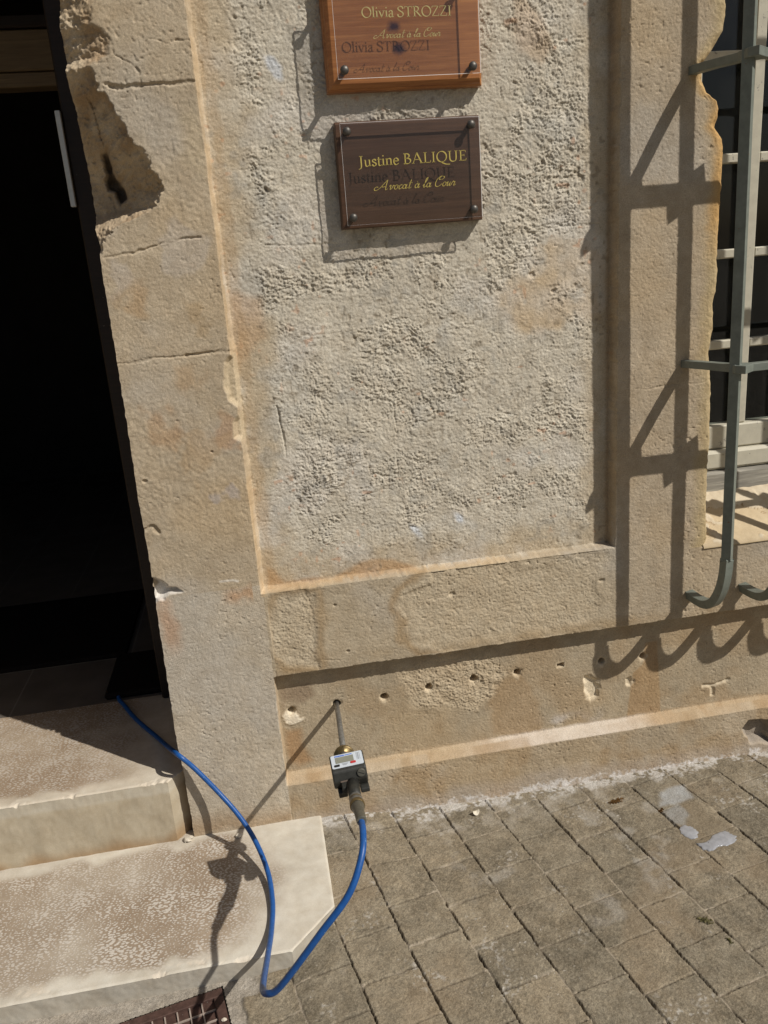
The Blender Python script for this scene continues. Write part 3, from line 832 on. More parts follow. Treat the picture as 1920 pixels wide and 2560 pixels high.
# window jamb: ochre stain on the spalled arris
och = smooth(.040, .006, dr + .012 * f3) * smooth(1.30, 1.45, Z) * smooth(1.80, 1.66, Z) * (X > .95)
C = mixc(C, lin(196, 138, 74), 0.85 * och)
C = mixc(C, lin(190, 168, 118), 0.5 * smooth(.05, .01, dr + .01 * f3) * (X > .95) * (Z > .64))
C = np.clip(C, 0.01, 0.86)

V = np.stack([X, Y, Z], -1).reshape(-1, 3)
Cf = C.reshape(-1, 3)
Q = grid_faces(*X.shape)
xm = (X0[:-1, :-1] + X0[:-1, 1:]) / 2; zm = (Z[:-1, :-1] + Z[1:, :-1]) / 2
solid = ~((xm > xr0) & (zm > 0.638))
wall = thing("stone_wall", "weathered limestone house wall with recessed rough panel between doorway and window", "wall", (0.4, 0, 0))
m_dado = (xm > -.036) & (zm < .447) & (zm > .1395)
m_plinth = (xm > -.036) & (zm <= .1395)
m_panel = (xm > -.0415) & (xm < .8415) & (zm > .668)
m_door = (xm <= -.0415) | ((xm <= -.036) & (zm < .668))
m_rail = (xm > -.0415) & (zm >= .447) & (zm <= .668) & ~m_door
m_win = ~(m_dado | m_plinth | m_panel | m_door | m_rail)
for nm, mk, lb in (("door_pilaster", m_door, "chipped pilaster beside the doorway"), ("recessed_panel", m_panel, "rough hewn recessed panel"), ("frame_rail", m_rail, None),
               ("window_pilaster", m_win, "smooth pilaster beside the window"), ("dado", m_dado, "drilled recessed band"), ("plinth", m_plinth, "damp plinth with white salts")):
    o = link(sub_mesh(nm, V, Cf, Q, mk & solid), nm, M_STONE, wall)
    if lb: o["label"] = lb

# returns (sides) of the openings: real depth
def strip(name, ex, ey, ez, depth, col, n=8, up=False):
    m = len(ex)
    VV = np.zeros((m, n, 3)); CC = np.zeros((m, n, 3)) + col
    for k in range(n):
        t = k / (n - 1)
        yy = ey + t * (depth - ey)
        VV[:, k, 0] = ex + 0.0025 * noise(yy, ez, 0.03, 200) * (t > 0); VV[:, k, 1] = yy; VV[:, k, 2] = ez
    return np_mesh(name, VV.reshape(-1, 3), grid_faces(m, n).reshape(-1, 4), CC.reshape(-1, 3))
r0 = int(np.argmax(zs > 0.6365))
link(strip("window_reveal", X[r0:, IR], Y[r0:, IR], Z[r0:, IR], 0.24, lin(190, 168, 128)), "window_reveal", M_STONE, wall)
link(strip("door_reveal", X[:, 0], Y[:, 0], Z[:, 0], 0.42, lin(176, 156, 124)), "door_reveal", M_STONE, wall)

# the rest of the facade, beyond the picture
def slab_obj(name, boxes, mat, col, parent):
    mb = MB()
    for b in boxes: mb.box(*b)
    o = mb.build(name, mat, parent)
    a = o.data.attributes.new("Col", 'FLOAT_COLOR', 'POINT')
    a.data.foreach_set("color", np.tile(np.array([*col, 1.0], np.float32), len(o.data.vertices)))
    return o
slab_obj("upper_wall", [(-0.285, 1.085, 0.0, 0.42, 2.0, 3.6), (-1.32, -0.285, 0.0, 0.42, 2.45, 3.6), (1.085, 2.3, 0.0, 0.42, 2.45, 3.6)], M_STONE, lin(184, 163, 128), wall)
slab_obj("side_wall", [(-3.4, -1.32, 0.0, 0.42, -0.06, 3.6), (2.3, 4.5, 0.0, 0.42, -0.06, 3.6)], M_STONE, lin(184, 163, 128), wall)

# ------------------------------------------------------------------ PAVEMENT (setts laid at an angle)
GS = 0.0019
gx = np.concatenate([np.arange(-1.9, -.624, .0046), np.arange(-0.62, 1.45, GS), np.arange(1.453, 2.7, .0042)]); gy = np.concatenate([np.arange(-1.9, -.955, .0046), np.arange(-.952, 0.0451, GS)])
GX, GY = np.meshgrid(gx, gy)
NG = lambda s, seed: noise(GX, GY, s, seed)
wx = 0.0012 * NG(0.06, 301) + 0.0009 * NG(0.009, 302) + .0005 * NG(.004, 316)
wy = 0.0012 * NG(0.06, 303) + 0.0009 * NG(0.009, 304) + .0005 * NG(.004, 317)
ang = math.radians(11.3)
q = (GX + wx) * math.cos(ang) + (GY + wy) * math.sin(ang)
p = (GX + wx) * math.sin(ang) - (GY + wy) * math.cos(ang)
row = np.floor((q - .592) / .1245)
fq = (q - .592) - row * .1245
rng = np.random.RandomState(5)
offj = rng.uniform(-.007, .007, 200)
off = np.where(row.astype(int) % 2 == 0, .578, .518) + offj[(row.astype(int) + 60) % 200]
cl = np.floor((p - off) / .1215)
fp = (p - off) - cl * .1215
hsh = lambda k: np.random.RandomState(k).rand(64, 64)[(row.astype(int) + 32) % 64, (cl.astype(int) + 32) % 64]
dq = np.minimum(fq, .1245 - fq); dp = np.minimum(fp, .1215 - fp)
# rounded sett corners
rc = .005
dcor = rc - np.sqrt(np.clip(rc - dq, 0, 1) ** 2 + np.clip(rc - dp, 0, 1) ** 2)
dj = np.where((dq < rc) & (dp < rc), np.minimum(dcor, np.minimum(dq, dp)), np.minimum(dq, dp))
dj = dj + 0.0006 * NG(0.006, 305) - 0.0020 * np.clip(NG(0.012, 315) - .45, 0, 1)
wj = 0.0006 + 0.0009 * np.clip(NG(0.12, 306), 0, 1)
body = smooth(wj * 0.5, wj + 0.0019, dj)
fillh = smooth(-.1, .5, NG(0.04, 307) + 0.08 * (dp < dq) + .55 * smooth(.012, .004, np.maximum(dq, dp)) - 0.12)          # sand in the joints, fuller in the cross joints
jd = 0.0065 * (1 - fillh) + 0.0012
GZ = -(1 - body) * jd
GZ += body * ((hsh(1) - .5) * .0022 + ((fq / .1245 - .5) * (hsh(2) - .5) + (fp / .1215 - .5) * (hsh(3) - .5)) * .005)
GZ += body * (0.0007 * NG(0.018, 308) + 0.00045 * NG(0.0065, 309) - 0.0012 * np.clip(NG(0.0075, 310) - .5, 0, 1))
grit = np.random.RandomState(77).rand(*GX.shape) * 2 - 1
grit = .6 * grit + .7 * NG(.0032, 318)
GZ += body * .00046 * grit
GZ += 0.003 * NG(0.35, 311)
GZ += 0.026 * smooth(0.32, 0.07, GX) * smooth(-.36, -.16, GY) - 0.010 * smooth(-.02, -.10, GX)
# colour of the setts
cA = np.array([.272, .230, .165]); cB = np.array([.230, .200, .148])
PC = cA * (1 - hsh(4)[..., None]) + cB * hsh(4)[..., None]
e1 = fbm(GX, GY, .10, 321); e2 = fbm(GX, GY, .035, 325)
PC = PC * (1 + .20 * e1 + .22 * e2 + .22 * (hsh(5) - .5) + .12 * NG(.009, 361) + .32 * grit)[..., None]
PC = mixc(PC, (.29, .225, .15), .40 * smooth(.15, .5, fbm(GX, GY, .16, 329)))
PC = mixc(PC, (.40, .375, .33), .55 * body * smooth(.25, .6, fbm(GX, GY, .06, 333)) * smooth(-.1, .4, fbm(GX, GY, .3, 337)))
joint = 1 - smooth(.15, .75, body)
PC = mixc(PC, (.42, .36, .28), .85 * joint * fillh)
PC = mixc(PC, (.07, .055, .04), .9 * joint * (1 - fillh))
PC = mixc(PC, (.50, .475, .43), .6 * body * smooth(.25, .6, NG(.0052, 371) + .3 * NG(.012, 372)) * smooth(.35, .7, fbm(GX, GY, .07, 373) + .25 * hsh(6)))
PC = mixc(PC, (.10, .09, .07), .40 * body * smooth(.35, .7, NG(.0040, 374)) * smooth(-.1, .4, fbm(GX, GY, .06, 375)))
crumb = smooth(.88, .96, NG(.0062, 341)) * smooth(.1, .6, NG(.09, 342))
PC = mixc(PC, (.60, .57, .52), .9 * crumb)
GZ += 0.0012 * crumb
swall = smooth(-.085, -.012, GY + .03 * e1 + .02 * e2)
PC = mixc(PC, (.62, .605, .58), .75 * smooth(-.042, -.010, GY + .02 * e1 + .03 * e2 + .014 * NG(.006, 363)) * smooth(-.15, .30, e2 + .55 * NG(.006, 362) + .22 * smooth(.3, .5, GX) * smooth(1.1, .9, GX)))
PC = mixc(PC, (.42, .39, .34), .45 * smooth(-.16, -.05, GY + .05 * e1) * smooth(-.1, .5, e2))
hz = sdist([(.929, -.096), (.954, -.083), (1.002, -.082), (.998, -.134), (.942, -.153), (.902, -.148)], GX, GY) + .012 * e2
PC = mixc(PC, (.40, .41, .41), .8 * smooth(.006, -.012, hz))
hz2 = sdist([(.895, -.170), (.985, -.145), (1.005, -.214), (1.028, -.270), (1.00, -.33), (.93, -.33), (.895, -.27)], GX, GY) + .01 * e2
PC = mixc(PC, (.20, .165, .115), .6 * smooth(.006, -.006, hz2))
hz3 = sdist([(.900, -.17), (.95, -.155), (.955, -.20), (.92, -.235), (.90, -.22)], GX, GY) + .012 * e2
PC = mixc(PC, (.33, .34, .34), .6 * smooth(.006, -.010, hz3))
# concrete collar of the drain
e1v = np.array([-.981, -.196]); e2v = np.array([.196, -.981]); gc = np.array([-.212, -.432])
ga = (GX - gc[0]) * e1v[0] + (GY - gc[1]) * e1v[1]; gb = (GX - gc[0]) * e2v[0] + (GY - gc[1]) * e2v[1]
GL, GWD = .52, .30
grd = np.maximum(np.maximum(-ga, ga - GL), np.maximum(-gb, gb - GWD))
collar = smooth(.036, .028, grd + .006 * NG(.02, 351)) 
collar = np.maximum(collar, (GY > -.47) * (GX < -.13) * smooth(-.12, -.15, GX + .01 * NG(.02, 352)))
GZ = GZ * (1 - collar) + collar * (-.012 + .0006 * NG(.02, 353) + .0006 * NG(.005, 354) + .0004 * grit)
PC = mixc(PC, np.array([.36, .325, .275]), collar * .9)
PC = PC * (1 + collar * (.16 * NG(.015, 355) + .22 * grit))[..., None]
PC = np.clip(PC, .01, .8)
Qg = grid_faces(*GX.shape)
gmid = (grd[:-1, :-1] > .001)
me = sub_mesh("pavement", np.stack([GX, GY, GZ], -1).reshape(-1, 3), PC.reshape(-1, 3), Qg, gmid)
tag(link(me, "pavement", M_PAVE), kind="structure")
mb = MB(); mb.add([(-60, -60, -.024), (60, -60, -.024), (60, .3, -.024), (-60, .3, -.024)], [(0, 1, 2, 3)])
tag(mb.build("street_ground", far_ground_mat()), kind="structure")

# ------------------------------------------------------------------ drain grate
grate = thing("drain_grate", "rusty brown waffle drain grate set in concrete before the steps", "drain grate", (gc[0], gc[1], -.012))
gf = Frame((gc[0], gc[1], -.012), (e1v[0], e1v[1], 0), (e2v[0], e2v[1], 0), (0, 0, 1))
mb = MB()
W_ = .021
mb.fbox(gf, .001, GL - .001, .001, W_, -.02, .002, bev=.0015); mb.fbox(gf, .001, GL - .001, GWD - W_, GWD - .001, -.02, .002, bev=.0015)
mb.fbox(gf, .001, W_, W_, GWD - W_, -.02, .002, bev=.0015); mb.fbox(gf, GL - W_, GL - .001, W_, GWD - W_, -.02, .002, bev=.0015)
mb.build("frame", M_RUST, grate)
mb = MB()
n1 = int((GL - 2 * W_) / .0245)
for k in range(1, n1 + 1):
    a_ = W_ + k * .0245
    if a_ < GL - W_ - .004: mb.fbox(gf, a_ - .0014, a_ + .0014, W_, GWD - W_, -.014, -.0012 + rnd.uniform(-.0006, .0004))
n2 = int((GWD - 2 * W_) / .0245)
for k in range(1, n2 + 1):
    b_ = W_ + k * .0245
    if b_ < GWD - W_ - .004: mb.fbox(gf, W_, GL - W_, b_ - .0013, b_ + .0013, -.014, -.0022)
mb.build("grid", M_RIB, grate)
mb = MB(); mb.fbox(gf, W_ - .002, GL - W_ + .002, W_ - .002, GWD - W_ + .002, -.018, -.0055)
mb.build("plate", M_RUST, grate)

# ------------------------------------------------------------------ STEPS
def stone_step(name, label, x0, xR, y0, y1, ztop, zbot, seed, step=.0023, basecol=None, front_col=None, chips=.45, texture=1.0, dotw=1.0, tread=(146, 128, 108), xmin_detail=-1.0):
    ys = np.arange(y0, y1 + 1e-6, step)
    xr_ = np.array([xR(y) for y in ys])
    nx = int((max(xr_) - x0) / step)
    u = np.linspace(0, 1, nx)
    SX = x0 + u[None, :] * (xr_[:, None] - x0); SY = np.repeat(ys[:, None], nx, 1)
    NS = lambda s, k: noise(SX, SY, s, seed + k)
    df = SY - y0; dr_ = xr_[:, None] - SX
    edge = np.minimum(df, dr_ if texture < 2 else df)
    chip = np.clip(NS(.045, 1) + .5 * NS(.010, 2) + .25 * NS(.004, 19) - .50, 0, 1) * chips
    SZ = ztop + .0010 * NS(.12, 3) + .0004 * NS(.02, 4)
    SZ -= .0025 * smooth(.004, 0, df) + .0025 * smooth(.004, 0, dr_)
    SZ -= .018 * chip * smooth(.020, .0, df + .006 * NS(.012, 5)) 
    # bush-hammered field with worn polished places
    bx, by = SX * math.cos(.5) + SY * math.sin(.5), -SX * math.sin(.5) + SY * math.cos(.5)
    dots = .75 * noise(bx * .8, by * 1.2, .0034, seed + 6) + .35 * noise(bx, by, .006, seed + 16)
    hm = np.clip(.92 + .35 * fbm(SX, SY, .20, seed + 7), 0, 1) * smooth(.015, .05, df + .015 * NS(.03, 8)) * smooth(.07, .22, dr_ + .05 * NS(.07, 9)) * smooth(.0, .05, (y1 if y1 < .1 else 9.0) - .025 - SY + .03 * NS(.05, 18))
    dm = smooth(.10, .32, dots + .22 * fbm(SX, SY, .10, seed + 12)) * hm
    SZ += .0004 * dm * texture
    AL = (hm * dotw).ravel()
    c0 = np.array(basecol)
    SC = np.zeros(SX.shape + (3,)) + c0
    SC = SC * (1 + .07 * NS(.10, 10) + .05 * NS(.02, 11))[..., None]
    SC = mixc(SC, lin(*tread), .9 * hm * smooth(-.8, .1, fbm(SX, SY, .3, seed + 14)))
    SC = mixc(SC, lin(176, 160, 142), .4 * hm * smooth(.1, .5, fbm(SX, SY, .16, seed + 24)))
    SC = mixc(SC, lin(214, 204, 188), .7 * smooth(.035, .01, df + .02 * NS(.03, 13)) * (chip > .02))
    SC = mixc(SC, lin(204, 170, 126), .55 * smooth(.06, .01, (y1 if y1 < .01 else 9) - SY + .03 * NS(.04, 15)) )
    SC = np.clip(SC, .02, .82)
    rows_v = [np.stack([SX, SY, SZ], -1)]
    VV = np.concatenate([r.reshape(-1, 3) for r in rows_v]); CC = SC.reshape(-1, 3)
    F = [grid_faces(*SX.shape).reshape(-1, 4)]
    # front and right skirts
    def skirt(loop, nz=24, flip=False):
        nonlocal VV, CC, AL
        L = VV[loop]; m = len(loop); base = len(VV)
        t = np.linspace(0, 1, nz - 1)
        S = np.zeros((m, nz - 1, 3)); K = np.zeros((m, nz - 1, 3))
        for k, tt in enumerate(t):
            S[:, k, :2] = L[:, :2]; S[:, k, 2] = L[:, 2] + tt * (zbot - L[:, 2])
            nn = .0012 * noise(L[:, 0] + L[:, 1], S[:, k, 2], .03, seed + 20) + .0005 * noise(L[:, 0] + L[:, 1], S[:, k, 2], .008, seed + 21)
            bul = .0012 * smooth(.17, .19, np.full(m, tt)) * (ztop > .1)
            S[:, k, 1] -= nn + bul
            hh = S[:, k, 2] - max(zbot, .0)
            fc = np.array(front_col) * (1 + .08 * noise(L[:, 0] + L[:, 1], S[:, k, 2], .05, seed + 22))[:, None]
            fc = mixc(fc, lin(196, 190, 176), np.full(m, .55 * (tt < .18) * (ztop > .1)))
            K[:, k] = mixc(fc, lin(150, 118, 80), .7 * smooth(.075, .03, S[:, k, 2] + .02 * noise(L[:, 0], S[:, k, 2] * 0, .05, seed + 23)) * (ztop > .1))
        idx = base + np.arange(m * (nz - 1)).reshape(m, nz - 1)
        full = idx
        a_, b_, c_, d_ = full[:-1, :-1], full[:-1, 1:], full[1:, 1:], full[1:, :-1]
        q_ = np.stack([a_, b_, c_, d_], -1).reshape(-1, 4)
        F.append(q_[:, ::-1] if flip else q_)
        VV = np.concatenate([VV, S.reshape(-1, 3)]); CC = np.concatenate([CC, K.reshape(-1, 3)])
        AL = np.concatenate([AL, np.zeros(m * (nz - 1))])
    idt = np.arange(SX.size).reshape(SX.shape)
    skirt(idt[0, :].copy(), flip=False)
    skirt(idt[:, -1].copy(), flip=False)
    me = np_mesh(name, VV, np.concatenate(F), CC, True, AL)
    o = link(me, name, M_STEP, None, (x0 / 2, (y0 + y1) / 2, zbot))
    return tag(o, label, "step", group="entrance steps")

stone_step("stone_step", "low pale stone step at pavement level below the hose", -1.6,
           lambda y: .040 if y > -.318 else .040 - (-.318 - y) * .98, -.421, .030, .036, -.05, 401,
           basecol=lin(202, 196, 183), front_col=lin(176, 170, 158))
stone_step("stone_step", "upper stone step in the doorway with tooled tread and clipped corner", -1.6,
           lambda y: -.325 + min(max(y, 0) / .045, 1) * .041, 0.0, .455, .208, .028, 441,
           basecol=lin(202, 192, 175), front_col=lin(182, 171, 150), chips=.4, dotw=.62, tread=(146, 126, 104))

# ------------------------------------------------------------------ dark entrance behind the door
mb = MB(); mb.add([(-3.6, .456, .206), (-.10, .456, .206), (-.10, 3.6, .206), (-3.6, 3.6, .206)], [(0, 1, 2, 3)])
tag(mb.build("entry_floor", M_TILE), kind="structure")
room = thing("entry_room", "pitch dark entrance hall walls seen through the open doorway", "room", (-1.5, 2.0, .2))
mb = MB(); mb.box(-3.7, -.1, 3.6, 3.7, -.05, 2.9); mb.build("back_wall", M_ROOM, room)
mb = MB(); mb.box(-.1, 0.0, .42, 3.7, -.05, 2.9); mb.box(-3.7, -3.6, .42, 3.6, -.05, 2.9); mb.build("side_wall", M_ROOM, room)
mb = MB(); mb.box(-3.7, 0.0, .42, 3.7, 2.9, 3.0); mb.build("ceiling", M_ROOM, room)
fr_ = thing("door_frame", "worn brown timber door frame against the chipped jamb", "door frame", (-.33, .41, .208))
mb = MB(); mb.box(-.374, -.287, .424, .50, .209, 2.44, bev=.004); mb.build("post", M_DOORWOOD, fr_)
mb = MB(); mb.box(-1.32, -.375, .424, .50, 2.36, 2.44, bev=.004); mb.build("head", M_DOORWOOD, fr_)
mb = MB(); mb.box(-.387, -.3745, .412, .425, 1.575, 1.79, bev=.0015); mb.build("strike_plate", M_PLATE, fr_)
bm_ = thing("timber_lintel", "tan timber lintel crossing the dark hall at the top left", "lintel", (-1.2, 1.25, 2.0))
mb = MB(); mb.box(-2.6, -.1, 1.20, 1.30, 2.045, 2.16, bev=.004); mb.build("beam", M_BEAM, bm_)
mb = MB(); mb.box(-2.6, -.1, 1.185, 1.30, 2.163, 2.20, bev=.006); mb.build("moulding", M_DOORWOOD, bm_)
mb = MB(); mb.box(-2.6, -.1, 1.207, 1.29, 2.0, 2.042, bev=.003); mb.build("soffit_board", M_BEAM, bm_)
mb = MB(); mb.box(-1.35, -.52, .757, 1.33, .2065, .222, bev=.003)
tag(mb.build("doormat", M_MAT, None, (-.9, 1.0, .207)), "black doormat lying on the hall tiles inside the doorway", "doormat")

mb = MB(); mb.box(-.545, -.376, .468, .745, .2066, .226, bev=.006)  # added slab: stands in for the darkness that swallows the hose end
tag(mb.build("added_slab", M_MAT, None, (-.45, .6, .207)), "small black slab added beside the door frame in place of the dark that hides the hose end", "added slab")

# ------------------------------------------------------------------ WINDOW
win = thing("window", "old white painted window with small dark panes behind the grille", "window", (1.4, .2, .78))
mb = MB()
mb.box(1.088, 1.14, .195, .245, .775, 2.42, bev=.003); mb.box(2.2, 2.3, .195, .245, .775, 2.42, bev=.003)
mb.box(1.14, 2.2, .195, .245, 2.34, 2.42, bev=.003); mb.box(1.14, 2.2, .193, .245, .838, .902, bev=.004)
mb.build("frame", M_WHITE, win)
mx_ = [1.2885, 1.2885 + .27, 1.2885 + .54, 1.2885 + .81]
mz_ = [1.117 - .0, 1.346, 1.572, 1.800, 2.028, 2.256]
mb = MB()
xsg = [1.14] + mx_ + [2.2]
for xm_ in mx_: mb.box(xm_ - .0155, xm_ + .0155, .197, .235, .902, 2.34, bev=.004)
for zz in mz_:
    for a_, b_ in zip(xsg[:-1], xsg[1:]):
        aa = a_ + (.016 if a_ > 1.15 else 0.0005); bb2 = b_ - (.016 if b_ < 2.19 else 0.0005)
        mb.box(aa, bb2, .201, .235, zz - .0115, zz + .0115, bev=.003)
mb.build("muntins", M_WHITE, win)
zsg = [.902] + mz_ + [2.34]
for a_, b_ in zip(xsg[:-1], xsg[1:]):
    for c_, d_ in zip(zsg[:-1], zsg[1:]):
        if a_ > 1.6: continue
        mb = MB(); mb.box(a_ + .002, b_ - .002, .216, .219, c_ + .002, d_ - .002); mb.build("pane", M_GLASS, win)
mb = MB(); mb.box(1.56, 2.2, .2165, .2195, .902, 2.34); mb.build("pane", M_GLASS, win)
mb = MB(); mb.box(1.088, 2.298, .178, .245, .782, .836, bev=.008); mb.build("bottom_rail", M_WHITE, win)
mb = MB(); mb.box(1.088, 2.299, .166, .245, .718, .780, bev=.006); mb.build("sill_board", M_GREYWOOD, win)
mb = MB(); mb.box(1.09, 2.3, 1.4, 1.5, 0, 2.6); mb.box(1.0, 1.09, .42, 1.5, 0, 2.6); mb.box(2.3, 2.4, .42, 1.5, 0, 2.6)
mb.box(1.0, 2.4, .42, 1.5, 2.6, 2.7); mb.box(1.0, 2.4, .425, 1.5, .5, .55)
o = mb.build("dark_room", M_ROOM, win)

# stone sill, flaking cream paint
sx = np.arange(1.079, 2.30, .0025); sy = np.arange(-.003, .172, .0025)
SX, SY = np.meshgrid(sx, sy)
SZ = .642 + (SY + .003) * .50
fl = smooth(.05, .35, noise(SX, SY, .045, 501) + .4 * noise(SX, SY, .014, 502) - .2 + .8 * smooth(.07, .15, SY))
SZ += .0035 * smooth(.3, .5, fl) * (.6 + .6 * noise(SX, SY, .012, 503)) + .0006 * noise(SX, SY, .01, 504)
SZ -= .006 * smooth(.006, 0, SY + .003)
SC = np.zeros(SX.shape + (3,)) + lin(198, 180, 150)
SC = SC * (1 + .06 * noise(SX, SY, .03, 505))[..., None]
SC = mixc(SC, lin(208, 196, 174), .8 * smooth(.3, .6, fl))
SC = mixc(SC, lin(150, 120, 84), .8 * smooth(.10, .03, np.abs(fl - .33) * 1.0) * smooth(.02, .06, SY))
n_ = SX.size
VV = np.stack([SX, SY, SZ], -1).reshape(-1, 3); FF = grid_faces(*SX.shape).reshape(-1, 4)
lo = VV[:SX.shape[1]].copy(); lo[:, 2] = .634
VV = np.concatenate([VV, lo]); a_ = np.arange(SX.shape[1])
FF = np.concatenate([FF, np.stack([n_ + a_[:-1], n_ + a_[1:], a_[1:], a_[:-1]], -1)])
o = link(np_mesh("window_sill", VV, FF, np.clip(np.concatenate([SC.reshape(-1, 3), np.zeros((len(lo), 3)) + lin(190, 168, 130)]), .02, .85)), "window_sill", M_STEP, None, (1.4, 0, .64))
tag(o, "cream stone window sill with flaking paint, striped by grille shadows", "window sill")

# ------------------------------------------------------------------ WINDOW GRILLE
gr = thing("window_grille", "sage green iron window grille with hooked feet fixed in the wall", "grille", (1.046, -.16, .5))
SO = .157                                       # stand-off of the bars
bar_x = [1.046 + .1485 * k for k in range(8)]
ew = .0152                                      # half diagonal of the square bar
def bar(xb):
    mb = MB()
    path = [(xb, -SO, 2.5), (xb, -SO, .72)]
    path = [(xb, -SO, 2.5), (xb, -SO, 1.5), (xb, -SO, .75), (xb, -SO - .001, .66), (xb, -SO + .004, .615), (xb, -SO + .018, .575), (xb, -SO + .042, .540), (xb, -SO + .072, .522), (xb, -SO + .105, .515), (xb, -.02, .513), (xb, .03, .513)]
    path = [(x_ - .015 * max(0, z_ - 1.05), y_, z_) for x_, y_, z_ in path]
    pts = catmull(path, 5)
    mb.tube(pts, ew, 4, 0, True, False, 0.0, up=(1, 0, 0))
    return mb
for xb in bar_x:
    bar(xb).build("bar", M_GREEN, gr, bevel=.0012)
for zc in (1.113, 1.730, 2.36):
    lean = .015 * max(0, zc - 1.05)
    mb = MB()
    hh, hd = .0086, .0105
    x_a, x_c = bar_x[0] - .034 - .5 * lean, bar_x[0] + .006 - lean
    za_ = .007 if zc > 1.5 else 0
    # wall tang, running out to the first bar, then along the bars
    path = [(x_a, .03, zc - .003 + za_), (x_a, -.01, zc - .003 + za_), (x_a + .012, -.07, zc - .001 + .5 * za_), (x_a + .028, -.13, zc), (x_c - .006, -SO - .010, zc + .001)]
    pts = catmull(path, 4)
    vs = []; fs = []
    for i_, p_ in enumerate(pts):
        t_ = (pts[min(i_ + 1, len(pts) - 1)] - pts[max(i_ - 1, 0)]); t_.z = 0; t_.normalize()
        sd_ = Vector((-t_.y, t_.x, 0))
        for (s1, s2) in ((-1, -1), (1, -1), (1, 1), (-1, 1)):
            vs.append(p_ + sd_ * hd * s1 + Vector((0, 0, hh * s2)))
    for i_ in range(len(pts) - 1):
        for k in range(4): fs.append((4 * i_ + k, 4 * i_ + (k + 1) % 4, 4 * i_ + 4 + (k + 1) % 4, 4 * i_ + 4 + k))
    fs.append((0, 1, 2, 3)); e_ = 4 * (len(pts) - 1); fs.append((e_, e_ + 1, e_ + 2, e_ + 3))
    mb.add(vs, fs)
    mb.build("tang", M_GREEN, gr, bevel=.0012)
    mb = MB()
    # the strap with a swollen eye round every bar
    pr_ = []
    for xb in [b_ - lean for b_ in bar_x]:
        pr_ += [(xb - .034, hd), (xb, .036), (xb + .034, hd)]
    pr_ = [(bar_x[0] - .012 - lean, .016)] + pr_[1:] + [(bar_x[-1] + .2, hd)]
    top = [(x_, -SO - d_) for x_, d_ in pr_]; bot = [(x_, -SO + d_) for x_, d_ in pr_][::-1]
    ring = top + bot; n_ = len(ring)
    vs = [(x_, y_, zc - hh) for x_, y_ in ring] + [(x_, y_, zc + hh) for x_, y_ in ring]
    m_ = len(top)
    fs = []
    for i_ in range(m_ - 1):
        a1, a2, b1, b2 = i_, i_ + 1, n_ - 1 - i_, n_ - 2 - i_
        fs += [(a1, a2, b2, b1), (n_ + a1, n_ + b1, n_ + b2, n_ + a2)]
    for i_ in range(n_):
        j_ = (i_ + 1) % n_; fs.append((i_, j_, n_ + j_, n_ + i_))
    mb.add(vs, fs)
    mb.build("strap", M_GREEN, gr, bevel=.0010)

